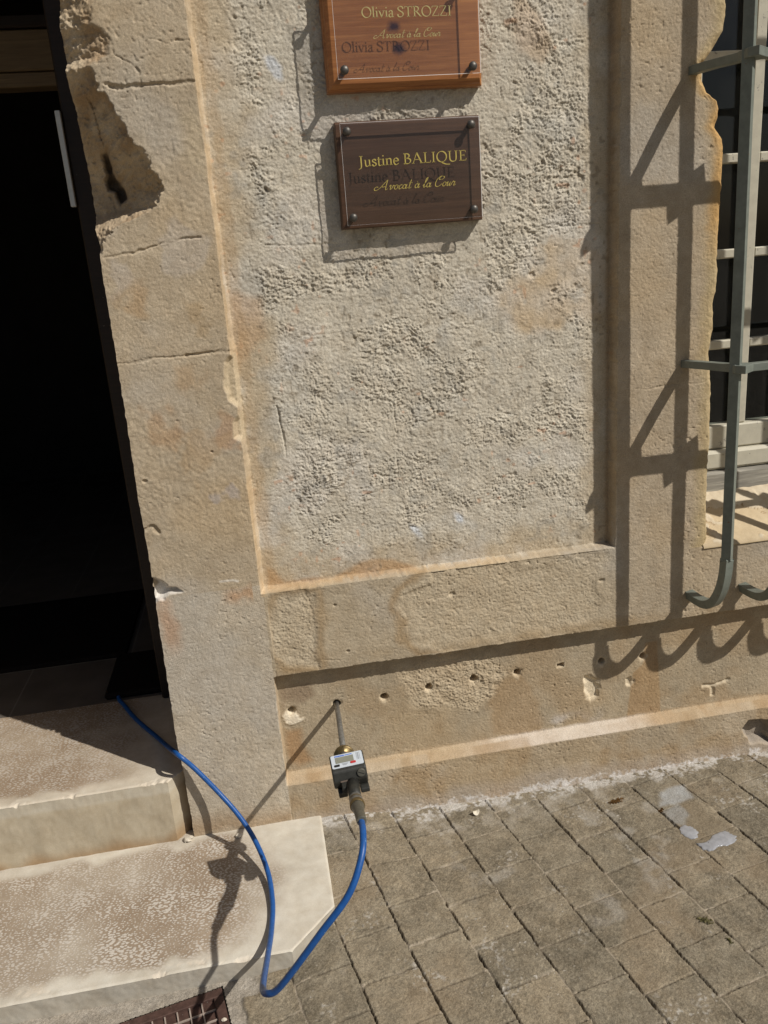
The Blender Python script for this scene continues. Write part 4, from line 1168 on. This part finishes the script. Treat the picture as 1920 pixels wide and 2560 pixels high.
# ------------------------------------------------------------------ LETTERING (pen strokes drawn as geometry)
SER = {
 'I': (.42, [('l', [(.21, 0), (.21, 1)]), ('h', [(.08, .02), (.34, .02)]), ('h', [(.08, .98), (.34, .98)])]),
 'T': (.74, [('l', [(.375, 0), (.375, 1)]), ('h', [(.04, .97), (.71, .97)]), ('h', [(.05, .97), (.03, .78)]), ('h', [(.70, .97), (.72, .78)]), ('h', [(.24, .02), (.51, .02)])]),
 'L': (.66, [('l', [(.2, 0), (.2, 1)]), ('h', [(.07, .98), (.33, .98)]), ('h', [(.07, .025), (.60, .025)]), ('h', [(.60, .02), (.64, .22)])]),
 'E': (.70, [('l', [(.2, 0), (.2, 1)]), ('h', [(.07, .975), (.58, .975)]), ('h', [(.58, .98), (.60, .79)]), ('h', [(.2, .52), (.48, .52)]), ('h', [(.48, .62), (.48, .42)]), ('h', [(.07, .025), (.61, .025)]), ('h', [(.61, .02), (.65, .22)])]),
 'B': (.72, [('l', [(.2, 0), (.2, 1)]), ('c', [(.07, .975), (.28, .98), (.46, .92), (.53, .76), (.44, .59), (.2, .535)]), ('c', [(.2, .535), (.45, .51), (.61, .38), (.60, .18), (.45, .03), (.25, .02), (.07, .025)])]),
 'R': (.80, [('l', [(.2, 0), (.2, 1)]), ('c', [(.07, .975), (.3, .98), (.50, .90), (.55, .73), (.45, .55), (.2, .49)]), ('l', [(.36, .50), (.72, .02)]), ('h', [(.70, .02), (.86, .02)]), ('h', [(.07, .02), (.33, .02)])]),
 'A': (.90, [('t', [(.1, 0), (.43, 1.03)]), ('l', [(.42, 1.03), (.79, 0)]), ('h', [(.2, .36), (.64, .36)]), ('h', [(.0, .02), (.22, .02)]), ('h', [(.65, .02), (.93, .02)])]),
 'S': (.64, [('c', [(.54, .76), (.50, .93), (.33, 1.0), (.15, .92), (.12, .74), (.28, .57), (.48, .43), (.55, .24), (.45, .05), (.27, -.01), (.11, .06), (.06, .26)])]),
 'O': (.92, [('o', (.46, .5, .39, .505))]),
 'Q': (.92, [('o', (.46, .5, .39, .505)), ('c', [(.40, .0), (.58, -.14), (.82, -.25), (1.12, -.27)])]),
 'U': (.90, [('c', [(.2, 1), (.2, .34), (.27, .07), (.47, -.02), (.66, .07), (.72, .34), (.72, 1)]), ('h', [(.06, .98), (.34, .98)]), ('h', [(.60, .98), (.85, .98)])]),
 'Z': (.72, [('h', [(.07, .97), (.64, .97)]), ('l', [(.62, .97), (.08, .03)]), ('h', [(.06, .03), (.66, .03)]), ('h', [(.07, .97), (.07, .78)]), ('h', [(.66, .03), (.67, .24)])]),
 'J': (.42, [('c', [(.22, 1), (.22, .5), (.22, .1), (.17, -.15), (.0, -.26)]), ('h', [(.08, .98), (.36, .98)])]),
 'l': (.30, [('l', [(.15, 0), (.15, 1.06)]), ('h', [(.04, .02), (.27, .02)]), ('h', [(.03, 1.0), (.15, 1.05)])]),
 'i': (.30, [('l', [(.15, 0), (.15, .64)]), ('h', [(.04, .02), (.27, .02)]), ('h', [(.03, .58), (.15, .63)]), ('d', (.15, .90))]),
 'v': (.56, [('l', [(.08, .62), (.29, 0)]), ('t', [(.29, 0), (.49, .62)]), ('h', [(.0, .61), (.19, .61)]), ('h', [(.38, .61), (.58, .61)])]),
 'a': (.50, [('c', [(.10, .46), (.14, .58), (.25, .63), (.36, .56), (.37, .42), (.37, .10), (.42, .02), (.50, .07)]), ('c', [(.37, .38), (.18, .32), (.08, .18), (.12, .03), (.24, .0), (.37, .13)])]),
 'u': (.62, [('c', [(.14, .62), (.14, .18), (.2, .02), (.31, .0), (.46, .13)]), ('l', [(.46, .62), (.46, .02)]), ('h', [(.46, .02), (.58, .04)]), ('h', [(.03, .60), (.14, .60)]), ('h', [(.35, .60), (.46, .60)])]),
 's': (.42, [('c', [(.33, .48), (.30, .60), (.20, .63), (.10, .56), (.10, .43), (.22, .33), (.33, .24), (.35, .10), (.24, -.01), (.12, .02), (.06, .16)])]),
 't': (.37, [('c', [(.16, .80), (.16, .14), (.2, .02), (.28, .0), (.37, .07)]), ('h', [(.03, .60), (.35, .60)])]),
 'n': (.62, [('l', [(.14, 0), (.14, .62)]), ('c', [(.14, .46), (.25, .60), (.37, .62), (.45, .54), (.465, .4), (.465, 0)]), ('h', [(.03, .02), (.26, .02)]), ('h', [(.36, .02), (.58, .02)]), ('h', [(.03, .58), (.14, .62)])]),
 'e': (.50, [('c', [(.08, .35), (.42, .35), (.40, .52), (.27, .63), (.13, .54), (.07, .31), (.13, .08), (.27, -.01), (.45, .12)])]),
 ' ': (.30, []),
}
SCR = {
 'A': (.95, [('c', [(-.02, .30), (-.18, .34), (-.30, .20), (-.26, .02), (-.08, .0), (.16, .22), (.40, .62), (.62, 1.02)]), ('l', [(.62, 1.02), (.63, .5), (.66, .06)]), ('c', [(.66, .06), (.72, -.01), (.84, .10)]), ('c', [(.22, .36), (.42, .30), (.66, .40)])]),
 'v': (.40, [('c', [(-.02, .30), (.05, .44), (.10, .38), (.12, .06), (.17, .0), (.27, .18), (.30, .40), (.36, .38), (.42, .36)])]),
 'o': (.38, [('o', (.19, .21, .135, .215)), ('c', [(.22, .40), (.30, .34), (.40, .36)])]),
 'c': (.34, [('c', [(.28, .36), (.22, .43), (.12, .36), (.07, .18), (.12, .01), (.22, .01), (.36, .17)])]),
 'a': (.46, [('o', (.17, .21, .125, .21)), ('c', [(.34, .44), (.33, .20), (.33, .06), (.38, .0), (.48, .12)])]),
 't': (.34, [('c', [(.15, .88), (.14, .45), (.14, .08), (.19, .0), (.34, .14)]), ('h', [(.0, .54), (.34, .56)])]),
 'l': (.28, [('c', [(.0, .14), (.16, .56), (.23, .90), (.19, .98), (.12, .84), (.10, .12), (.15, .0), (.28, .14)])]),
 'u': (.44, [('c', [(.0, .28), (.08, .44), (.08, .10), (.13, .0), (.22, .12), (.30, .42)]), ('c', [(.30, .43), (.29, .08), (.35, .0), (.46, .16)])]),
 'r': (.38, [('c', [(-.02, .18), (.08, .46), (.14, .40), (.24, .39), (.22, .12), (.26, .0), (.38, .14)])]),
 'C': (.66, [('c', [(.44, .72), (.30, .70), (.28, .88), (.42, 1.02), (.60, 1.0), (.66, .86), (.50, .66)]), ('c', [(.60, .98), (.36, 1.04), (.12, .78), (.04, .38), (.14, .06), (.34, .0), (.52, .12), (.62, .26)])]),
 'g': (.40, [('h', [(.10, .66), (.22, .52)])]),
 ' ': (.26, []),
}
def lettering(text, font, x0, x1, z0, cap, y, mat, parent, name, slant=0.0, tilt=0.0, thick=.135, thin=.045, th=.0005):
    adv = 0
    for ch in text:
        adv += font['a' if ch == 'à' else ch][0]
    sc = (x1 - x0) / adv
    mb = MB(); pen = 0.0
    nib = (math.cos(math.radians(24)), math.sin(math.radians(24)))
    def put(px, pz):
        X_ = x0 + (pen + px + slant * pz * cap / sc * 1.0) * sc
        return (X_, z0 + pz * cap + tilt * (X_ - x0))
    def stroke(pts, kind):
        P = [put(*p_) for p_ in pts]
        n = len(P)
        Ls, Rs = [], []
        for i in range(n):
            if i == 0: t_ = (P[1][0] - P[0][0], P[1][1] - P[0][1])
            elif i == n - 1: t_ = (P[-1][0] - P[-2][0], P[-1][1] - P[-2][1])
            else: t_ = (P[i + 1][0] - P[i - 1][0], P[i + 1][1] - P[i - 1][1])
            l_ = math.hypot(*t_) + 1e-12; t_ = (t_[0] / l_, t_[1] / l_)
            if kind == 'h': w_ = thin
            elif kind == 't': w_ = thin * 1.35
            else: w_ = thin + (thick - thin) * abs(t_[0] * nib[1] - t_[1] * nib[0]) ** 1.3
            w_ *= cap * .5
            Ls.append((P[i][0] - t_[1] * w_, P[i][1] + t_[0] * w_)); Rs.append((P[i][0] + t_[1] * w_, P[i][1] - t_[0] * w_))
        vs = [(a[0], y, a[1]) for a in Ls] + [(a[0], y, a[1]) for a in Rs] + [(a[0], y + th, a[1]) for a in Ls] + [(a[0], y + th, a[1]) for a in Rs]
        fs = []
        for i in range(n - 1):
            fs += [(i, i + 1, n + i + 1, n + i), (2 * n + i, 3 * n + i, 3 * n + i + 1, 2 * n + i + 1), (i, 2 * n + i, 2 * n + i + 1, i + 1), (n + i, n + i + 1, 3 * n + i + 1, 3 * n + i)]
        fs += [(0, n, 3 * n, 2 * n), (n - 1, 3 * n - 1, 4 * n - 1, 2 * n - 1)]
        mb.add(vs, fs)
    for ch in text:
        g = font['a' if ch == 'à' else ch]
        items = list(g[1]) + (list(SCR['g'][1]) if ch == 'à' else [])
        for kind, dat in items:
            if kind == 'o':
                cx_, cz_, rx_, rz_ = dat
                stroke([(cx_ + rx_ * math.cos(k * math.pi / 14), cz_ + rz_ * math.sin(k * math.pi / 14)) for k in range(29)], 'c')
            elif kind == 'd':
                cx_, cz_ = dat
                stroke([(cx_, cz_ - .05), (cx_, cz_ + .06)], 'l')
            elif kind == 'c':
                cc = catmull([(a[0], a[1], 0) for a in dat], 6)
                stroke([(a.x, a.y) for a in cc], 'c')
            else: stroke(dat, kind)
        pen += g[0]
    return mb.build(name, mat, parent)

# ------------------------------------------------------------------ PLAQUES
def ring_loft(mb, rings, mi=0):
    """rings: list of (x0,x1,z0,z1,y); closes the last one"""
    vs = []
    for (a, b, c, d, y) in rings: vs += [(a, y, c), (b, y, c), (b, y, d), (a, y, d)]
    fs = []
    for i in range(len(rings) - 1):
        for k in range(4): fs.append((4 * i + k, 4 * i + (k + 1) % 4, 4 * i + 4 + (k + 1) % 4, 4 * i + 4 + k))
    e = 4 * (len(rings) - 1)
    fs.append((e, e + 1, e + 2, e + 3)); fs.append((0, 3, 2, 1))
    mb.add(vs, fs, mi)

def acrylic(x0, x1, z0, z1, y0, y1, mat, parent):
    mb = MB()
    vs = [(x, y, z) for y in (y0, y1) for z in (z0, z1) for x in (x0, x1)]
    mb.add(vs, [(0, 1, 3, 2), (4, 6, 7, 5)], 0)
    mb.add(vs, [(0, 4, 5, 1), (2, 3, 7, 6), (0, 2, 6, 4), (1, 5, 7, 3)], 1)
    return mb.build("acrylic_sheet", [mat, M_EDGE], parent)

def screw(x, z, yb, yf, parent, r=.0086):
    mb = MB()
    mb.tube([(x, yb, z), (x, yf + .001, z)], .0052, 14)
    s = mb.build("screw", M_DARKMETAL, parent)
    mb = MB()
    mb.tube([(x, yf, z), (x, yf - .0014, z), (x, yf - .0034, z), (x, yf - .0048, z), (x, yf - .0055, z)], [r, r, r * .82, r * .5, r * .15], 18)
    c = mb.build("cap", M_DARKMETAL, s)
    return s

# upper plaque: varnished pine board with moulded edge
pk = thing("name_plaque", "orange varnished pine name plaque under clear acrylic, the upper one", "plaque", (.38, .03, 1.83), "lawyer name plaques")
mb = MB()
xa, xb_, za, zb_ = .2185, .542, 1.7275, 1.955
ring_loft(mb, [(xa, xb_, za, zb_, .036), (xa, xb_, za, zb_, .016), (xa + .004, xb_ - .004, za + .004, zb_ - .004, .013), (xa + .005, xb_ - .005, za + .005, zb_ - .005, .009), (xa + .013, xb_ - .007, za + .013, zb_ - .013, .003), (xa + .014, xb_ - .008, za + .014, zb_ - .014, .003)])
M_PINE_O = M_PINE
o = mb.build("board", M_PINE_O, pk, bevel=.0008)
acrylic(.2365, .528, 1.7435, 1.942, -.030, -.026, M_ACRYL, pk)
for sx_, sz_ in ((.2500, 1.7590), (.5115, 1.7560), (.2500, 1.927), (.5145, 1.925)): screw(sx_, sz_, .006, -.0302, pk)
lettering("Olivia STROZZI", SER, .2915, .4725, 1.8492, .0178, -.0308, M_GOLD2, pk, "name_line", tilt=-.012)
lettering("Avocat à la Cour", SCR, .3180, .4470, 1.8122, .0150, -.0308, M_GOLD2, pk, "title_line", slant=.42, thick=.088, thin=.034)

# lower plaque: dark walnut board
pk2 = thing("name_plaque", "dark walnut name plaque with hazy acrylic and gold letters, the lower one", "plaque", (.378, .03, 1.567), "lawyer name plaques")
mb = MB()
ring_loft(mb, [(.2255, .532, 1.4640, 1.6720, .036), (.2255, .532, 1.4640, 1.6720, .012), (.2270, .5305, 1.4655, 1.6672, .008)])
mb.build("board", M_WALNUT, pk2, bevel=.0008)
acrylic(.2345, .5265, 1.4700, 1.6665, -.0105, -.0068, M_ACRYL_OLD, pk2)
for sx_, sz_ in ((.2475, 1.6510), (.5085, 1.6515), (.2470, 1.4850), (.5080, 1.4855)): screw(sx_, sz_, .010, -.0107, pk2)
lettering("Justine BALIQUE", SER, .2665, .4965, 1.5830, .0200, -.0112, M_GOLD, pk2, "name_line")
lettering("Avocat à la Cour", SCR, .3020, .4690, 1.5355, .0190, -.0112, M_GOLD, pk2, "title_line", slant=.42, thick=.088, thin=.034)

# ------------------------------------------------------------------ INJECTION LANCE WITH METER
H0 = Vector((.1125, .060, .3255)); H1 = Vector((.0965, -.292, .3975))
a1 = (H1 - H0).normalized()
a2 = Vector((.004, -.982, .190)).normalized()
lance = thing("injection_lance", "steel injection lance with digital meter stuck in a drilled hole", "injection lance", (.1, -.37, .40))
mb = MB(); mb.tube([H0, H0.lerp(H1, .3), H1], [.0062, .0062, .0066], 16); mb.build("nozzle_rod", M_STEEL, lance)
# brass hand-guard disc (dished) in front of the meter
mb = MB()
prof = [(-.008, .0066), (-.007, .0110), (-.004, .0165), (.002, .0212), (.009, .0228), (.0115, .0226), (.0118, .0206), (.008, .0196), (.002, .0150), (.000, .0106), (.000, .0060)]
mb.tube([H1 + a1 * t for t, r in prof], [r for t, r in prof], 28)
mb.build("brass_collar", M_BRASS, lance)
mb = MB(); mb.tube([H1 + a1 * .003, H1 + a1 * .012, H1 + a1 * .080], [.0095, .0105, .0105], 18); mb.build("neck", M_STEEL, lance)
ax = Vector((.9985, .01, .055)); ax = (ax - a2 * ax.dot(a2)).normalized()
an = a2.cross(ax)
mo = H1 + a1 * .076
mf = Frame(mo, ax, a2, an)
hw = .0345
xo = .004
mb = MB()
body_prof = [(.000, -.024), (.000, .030), (.004, .034), (.036, .0165), (.0405, .0125), (.0435, -.0080), (.040, -.014), (.034, -.024)]
mb.prism(mf, body_prof, xo - hw, xo + hw)
mb.build("meter_body", M_PLASTIC, lance, bevel=.0032)
# the sloping face
f0 = Vector((.004, .034)); f1 = Vector((.036, .0165)); fd = (f1 - f0); fl_ = fd.length; fd.normalize()
fn = Vector((-fd.y, fd.x)); fn = fn if fn.y > 0 else -fn
A2 = a2 * fd.x + an * fd.y; N2 = a2 * fn.x + an * fn.y
ff = Frame(mf(xo, f0.x, f0.y), ax, A2, N2)
def rrect(mb, fr, x0, x1, y0, y1, z0, z1, r, mi=0):
    pts = []
    for cx_, cy_, s0 in ((x1 - r, y0 + r, -90), (x1 - r, y1 - r, 0), (x0 + r, y1 - r, 90), (x0 + r, y0 + r, 180)):
        for k in range(5):
            an_ = math.radians(s0 + k * 22.5); pts.append((cx_ + r * math.cos(an_), cy_ + r * math.sin(an_)))
    n = len(pts)
    mb.add([fr(x, y, z0) for x, y in pts] + [fr(x, y, z1) for x, y in pts], [tuple(range(n, 2 * n))] + [(i, (i + 1) % n, n + (i + 1) % n, n + i) for i in range(n)], mi)
mb = MB(); rrect(mb, ff, -.0320, .0320, .0020, fl_ - .0020, -.001, .0009, .003); disp = mb.build("display_panel", M_PANEL, lance)
mb = MB(); rrect(mb, ff, -.0238, .0135, .0085, .0232, .0009, .0013, .0006); mb.build("screen", M_LCD, disp)
mb = MB(); rrect(mb, ff, .0055, .0165, .0243, .0292, .0009, .0021, .0014); mb.build("red_button", M_RED, disp)
mb = MB(); rrect(mb, ff, -.0275, -.0165, .0262, .0310, .0009, .0021, .0014); mb.build("black_button", M_BLACK, disp)
mb = MB()
for k in range(8): mb.fbox(ff, -.0240 + k * .0025, -.0240 + k * .0025 + .0020, .0040, .0072, .0009, .00115)
mb.fbox(ff, -.0035, .0115, .0048, .0066, .0009, .00115)
mb.build("blue_print", M_BLUE, disp)
mb = MB()
for k in range(6): mb.fbox(ff, .0215, .0245, .0060 + k * .0028, .0060 + k * .0028 + .0016, .0009, .00115)
mb.fbox(ff, .0198, .0203, .005, .0225, .0009, .00115); mb.fbox(ff, .0262, .0267, .005, .0225, .0009, .00115)
for k in range(3): mb.fbox(ff, -.0125 + k * .0015, .0015 - k * .0018, .0252 + k * .0018, .0260 + k * .0018, .0009, .00115)
mb.build("small_print", M_PRINTGREY, disp)
# slotted battery cap on the front
front = Frame(mf(xo + .0225, .0425, .0035), ax, an, a2)
mb = MB()
ring = [front(.0085 * math.cos(k * math.pi / 12), .0085 * math.sin(k * math.pi / 12), -.004) for k in range(24)]
mb.tube([front(0, 0, -.004), front(0, 0, .0020), front(0, 0, .0030)], [.0085, .0085, .0075], 24, 0, True, True, 0, up=tuple(ax))
cap = mb.build("slotted_cap", plain_mat("dusty_grey_cap", (.10, .097, .080), .5, .2, .3, 120), lance)
sl = Frame(front(0, 0, .003), (ax * .88 - an * .47), (an * .88 + ax * .47), a2)
mb = MB(); mb.fbox(sl, -.0066, .0066, -.0008, .0008, -.001, .0003); mb.build("slot", M_BLACK, cap)
# housing under the meter: lugs, trigger block, pipe
mb = MB()
mb.prism(mf, [(.008, -.040), (.008, -.0235), (.038, -.0235), (.044, -.030), (.040, -.042)], xo - .0285, xo - .0105)
mb.build("lug", M_PLASTIC, lance, bevel=.002)
mb = MB()
mb.prism(mf, [(.008, -.036), (.008, -.0235), (.040, -.0235), (.049, -.028), (.049, -.036), (.030, -.044)], xo + .0165, xo + .0340)
mb.build("lug", M_PLASTIC, lance, bevel=.002)
mb = MB(); mb.prism(mf, [(.036, -.021), (.041, -.007), (.058, -.013), (.058, -.026), (.045, -.028)], xo - .0200, xo + .0085)
mb.build("lever_block", M_PLASTIC, lance, bevel=.0015)
mb = MB(); mb.fbox(mf, xo - .021, xo + .006, .0415, .0445, -.008, -.0055); mb.build("lever_edge", plain_mat("dusty_brown_edge", (.16, .12, .095), .6, 0, .3, 120), lance)
P0 = mf(xo + .002, .040, -.016); P1 = Vector((.0985, -.470, .4150)); P2 = Vector((.0965, -.592, .4540))
mb = MB(); mb.tube([P0, P0.lerp(P1, .5), P1], [.0135, .0125, .0120], 20); mb.build("outlet_pipe", M_PLASTIC, lance)
dv = (P2 - P1)
def at(t): return P1 + dv * t
mb = MB()
mb.tube([at(0.0), at(.02), at(.10), at(.12)], [.0115, .0128, .0128, .0118], 20)
mb.tube([at(.15), at(.17), at(.26), at(.28)], [.0120, .0134, .0134, .0124], 20)
mb.build("coupling_nut", M_STEEL, lance)
mb = MB()
mb.tube([at(.11), at(.13), at(.16)], [.0128, .0128, .0122], 20)
mb.tube([at(.27), at(.30), at(.36), at(.40)], [.0130, .0144, .0144, .0132], 6 * 4)
mb.build("brass_ring", M_BRASS, lance)
mb = MB(); mb.tube([at(.38), at(.45), at(.55), at(.95), at(1.0)], [.0128, .0122, .0100, .0092, .0086], 20); mb.build("hose_sleeve", plain_mat("grey_ferrule", (.13, .125, .10), .45, .4, .3, 110, .1), lance)

# ------------------------------------------------------------------ BLUE HOSE
hp = [(-.47, .66, .213), (-.495, .58, .213), (-.508, .50, .213), (-.500, .450, .213), (-.483, .415, .214), (-.435, .315, .215), (-.366, .198, .2175), (-.3300, .110, .240), (-.2905, -.006, .2840), (-.2535, -.022, .2480), (-.2006, -.042, .1787), (-.1598, -.075, .1312), (-.1275, -.120, .091), (-.1026, -.1962, .060), (-.0954, -.2801, .0455), (-.1003, -.3627, .0465), (-.1074, -.4636, .080), (-.1118, -.5916, .148),
      (-.1100, -.645, .180), (-.1015, -.676, .2036), (-.0844, -.688, .2191), (-.053, -.697, .2615), (.0012, -.700, .3318), (.0555, -.692, .3929), (.0852, -.662, .4386), (.0945, -.624, .4555), (.0964, -.5805, .4500)]
mb = MB(); mb.tube(catmull(hp, 9), .0060, 16)
tag(mb.build("hose", M_HOSE, None, (-.1, -.3, .05)), "blue rubber hose looping from the dark doorway to the lance", "hose")

# ------------------------------------------------------------------ loose small things
def gz(x, y):
    i = min(int(np.searchsorted(gy, y)), len(gy) - 1); j = min(int(np.searchsorted(gx, x)), len(gx) - 1)
    return float(GZ[i, j])
def puddle(poly, label, seed):
    P = catmull([(a[0], a[1], 0) for a in poly] + [(poly[0][0], poly[0][1], 0)], 6)[:-1]
    cx_ = sum(a.x for a in P) / len(P); cy_ = sum(a.y for a in P) / len(P)
    zt = max(gz(a.x, a.y) for a in P)
    zt = sorted(gz(a.x, a.y) for a in P)[int(len(P) * .8)] + .0012
    R = random.Random(seed)
    P = [Vector((cx_ + (a.x - cx_) * f_, cy_ + (a.y - cy_) * f_, 0)) for a in P for f_ in (1 + R.uniform(-.10, .08),)]
    n = len(P); vs = []; fs = []
    for k, (sc_, dz) in enumerate(((1.02, -.004), (1.0, -.0003), (.93, .0004), (.5, .0006))):
        for a in P: vs.append((cx_ + (a.x - cx_) * sc_, cy_ + (a.y - cy_) * sc_, zt + dz))
    for k in range(3):
        for i in range(n): fs.append((k * n + i, k * n + (i + 1) % n, (k + 1) * n + (i + 1) % n, (k + 1) * n + i))
    fs.append(tuple(range(3 * n, 4 * n)))
    mb = MB(); mb.add(vs, fs, 0, True)
    o = mb.build("milky_puddle", M_MILK, None, (cx_, cy_, zt))
    return tag(o, label, "puddle", "milky puddles on the setts")
puddle([(.906, -.240), (.922, -.233), (.938, -.246), (.940, -.266), (.925, -.283), (.908, -.278), (.900, -.260)], "small rounded milky puddle filling one corner of a sett", 1)
puddle([(.917, -.300), (.934, -.303), (.955, -.294), (.975, -.281), (1.000, -.276), (1.018, -.290), (1.013, -.310), (.988, -.322), (.962, -.321), (.940, -.329), (.922, -.318)], "larger ragged crescent milky puddle across the joint between setts", 2)

mb = MB()                                                # curled dry leaf
lv = []; lf = []
for i in range(9):
    u_ = -1 + i / 4
    for k in range(5):
        v_ = -1 + k / 2
        lv.append((.438 + .0085 * u_, -.058 + .0065 * v_ * max(.12, (1 - u_ * u_)) ** .6 + .002 * u_, .004 + .0050 * (v_ + 1) * .5 + .0045 * u_ * u_))
for i in range(8):
    for k in range(4): lf.append((i * 5 + k, i * 5 + k + 1, i * 5 + k + 6, i * 5 + k + 5))
mb.add(lv, lf, 0, True)
lo_ = mb.build("dry_leaf", M_LEAF, None, (.438, -.06, .003))
sm_ = lo_.modifiers.new("solid", 'SOLIDIFY'); sm_.thickness = .0006
tag(lo_, "small pale curled dry leaf lying on the setts near the wall", "leaf")

def clump(name, cx_, cy_, sx_, sy_, n, mat, r0, r1, seed, ang_=0.0, flat=.6):
    R = random.Random(seed); mb = MB()
    for _ in range(n):
        u_, v_ = R.gauss(0, .45), R.gauss(0, .45)
        x_ = cx_ + (u_ * sx_ * math.cos(ang_) - v_ * sy_ * math.sin(ang_)); y_ = cy_ + (u_ * sx_ * math.sin(ang_) + v_ * sy_ * math.cos(ang_))
        r_ = R.uniform(r0, r1); z_ = gz(x_, y_) + r_ * .3
        vs = [(x_ + R.uniform(-r_, r_), y_ + R.uniform(-r_, r_), z_ + R.uniform(-.2, 1) * r_ * flat * 2) for _ in range(6)]
        mb.add(vs, [(0, 1, 2), (0, 2, 3), (0, 3, 4), (1, 2, 5), (2, 3, 5), (3, 4, 5), (0, 1, 5), (0, 4, 5)])
    return mb.build(name, mat, None, (cx_, cy_, 0))
tag(clump("moss", .815, -.517, .016, .008, 90, M_MOSS, .0015, .0035, 3, -.5), kind="stuff")
tag(clump("moss", .834, -.578, .009, .004, 28, M_MOSS, .0012, .003, 4, -1.3), kind="stuff")
tag(clump("plant_litter", .805, -.100, .022, .008, 90, M_STRAW, .0015, .004, 5, .2), kind="stuff")
tag(clump("plant_litter", .895, -.165, .010, .006, 40, M_STRAW, .0012, .003, 6, .2), kind="stuff")

def chipstone(x, y, z, r, seed, label, group):
    R = random.Random(seed); mb = MB()
    vs = []
    for i in range(5):
        for k in range(8):
            ph = math.pi * (i + .5) / 5; th = 2 * math.pi * k / 8
            rr = r * R.uniform(.72, 1.15)
            vs.append((x + rr * 1.25 * math.sin(ph) * math.cos(th), y + rr * .85 * math.sin(ph) * math.sin(th), z + r * .45 + rr * .6 * math.cos(ph)))
    fs = [tuple(range(8)), tuple(range(32, 40))]
    for i in range(4):
        for k in range(8): fs.append((i * 8 + k, i * 8 + (k + 1) % 8, i * 8 + 8 + (k + 1) % 8, i * 8 + 8 + k))
    mb.add(vs, fs)
    return tag(mb.build("stone_chip", M_CHIP, None, (x, y, z)), label, "stone chip", group)
G_ = "loose stone chips"
chipstone(-.172, -.030, .037, .0085, 11, "pale stone chip on the low step behind the blue hose", G_)
chipstone(-.296, -.012, .037, .0120, 12, "largest pale stone chip in the corner below the upper step", G_)
chipstone(-.205, -.515, -.010, .0050, 13, "small pale stone chip beside the rusty drain corner", G_)
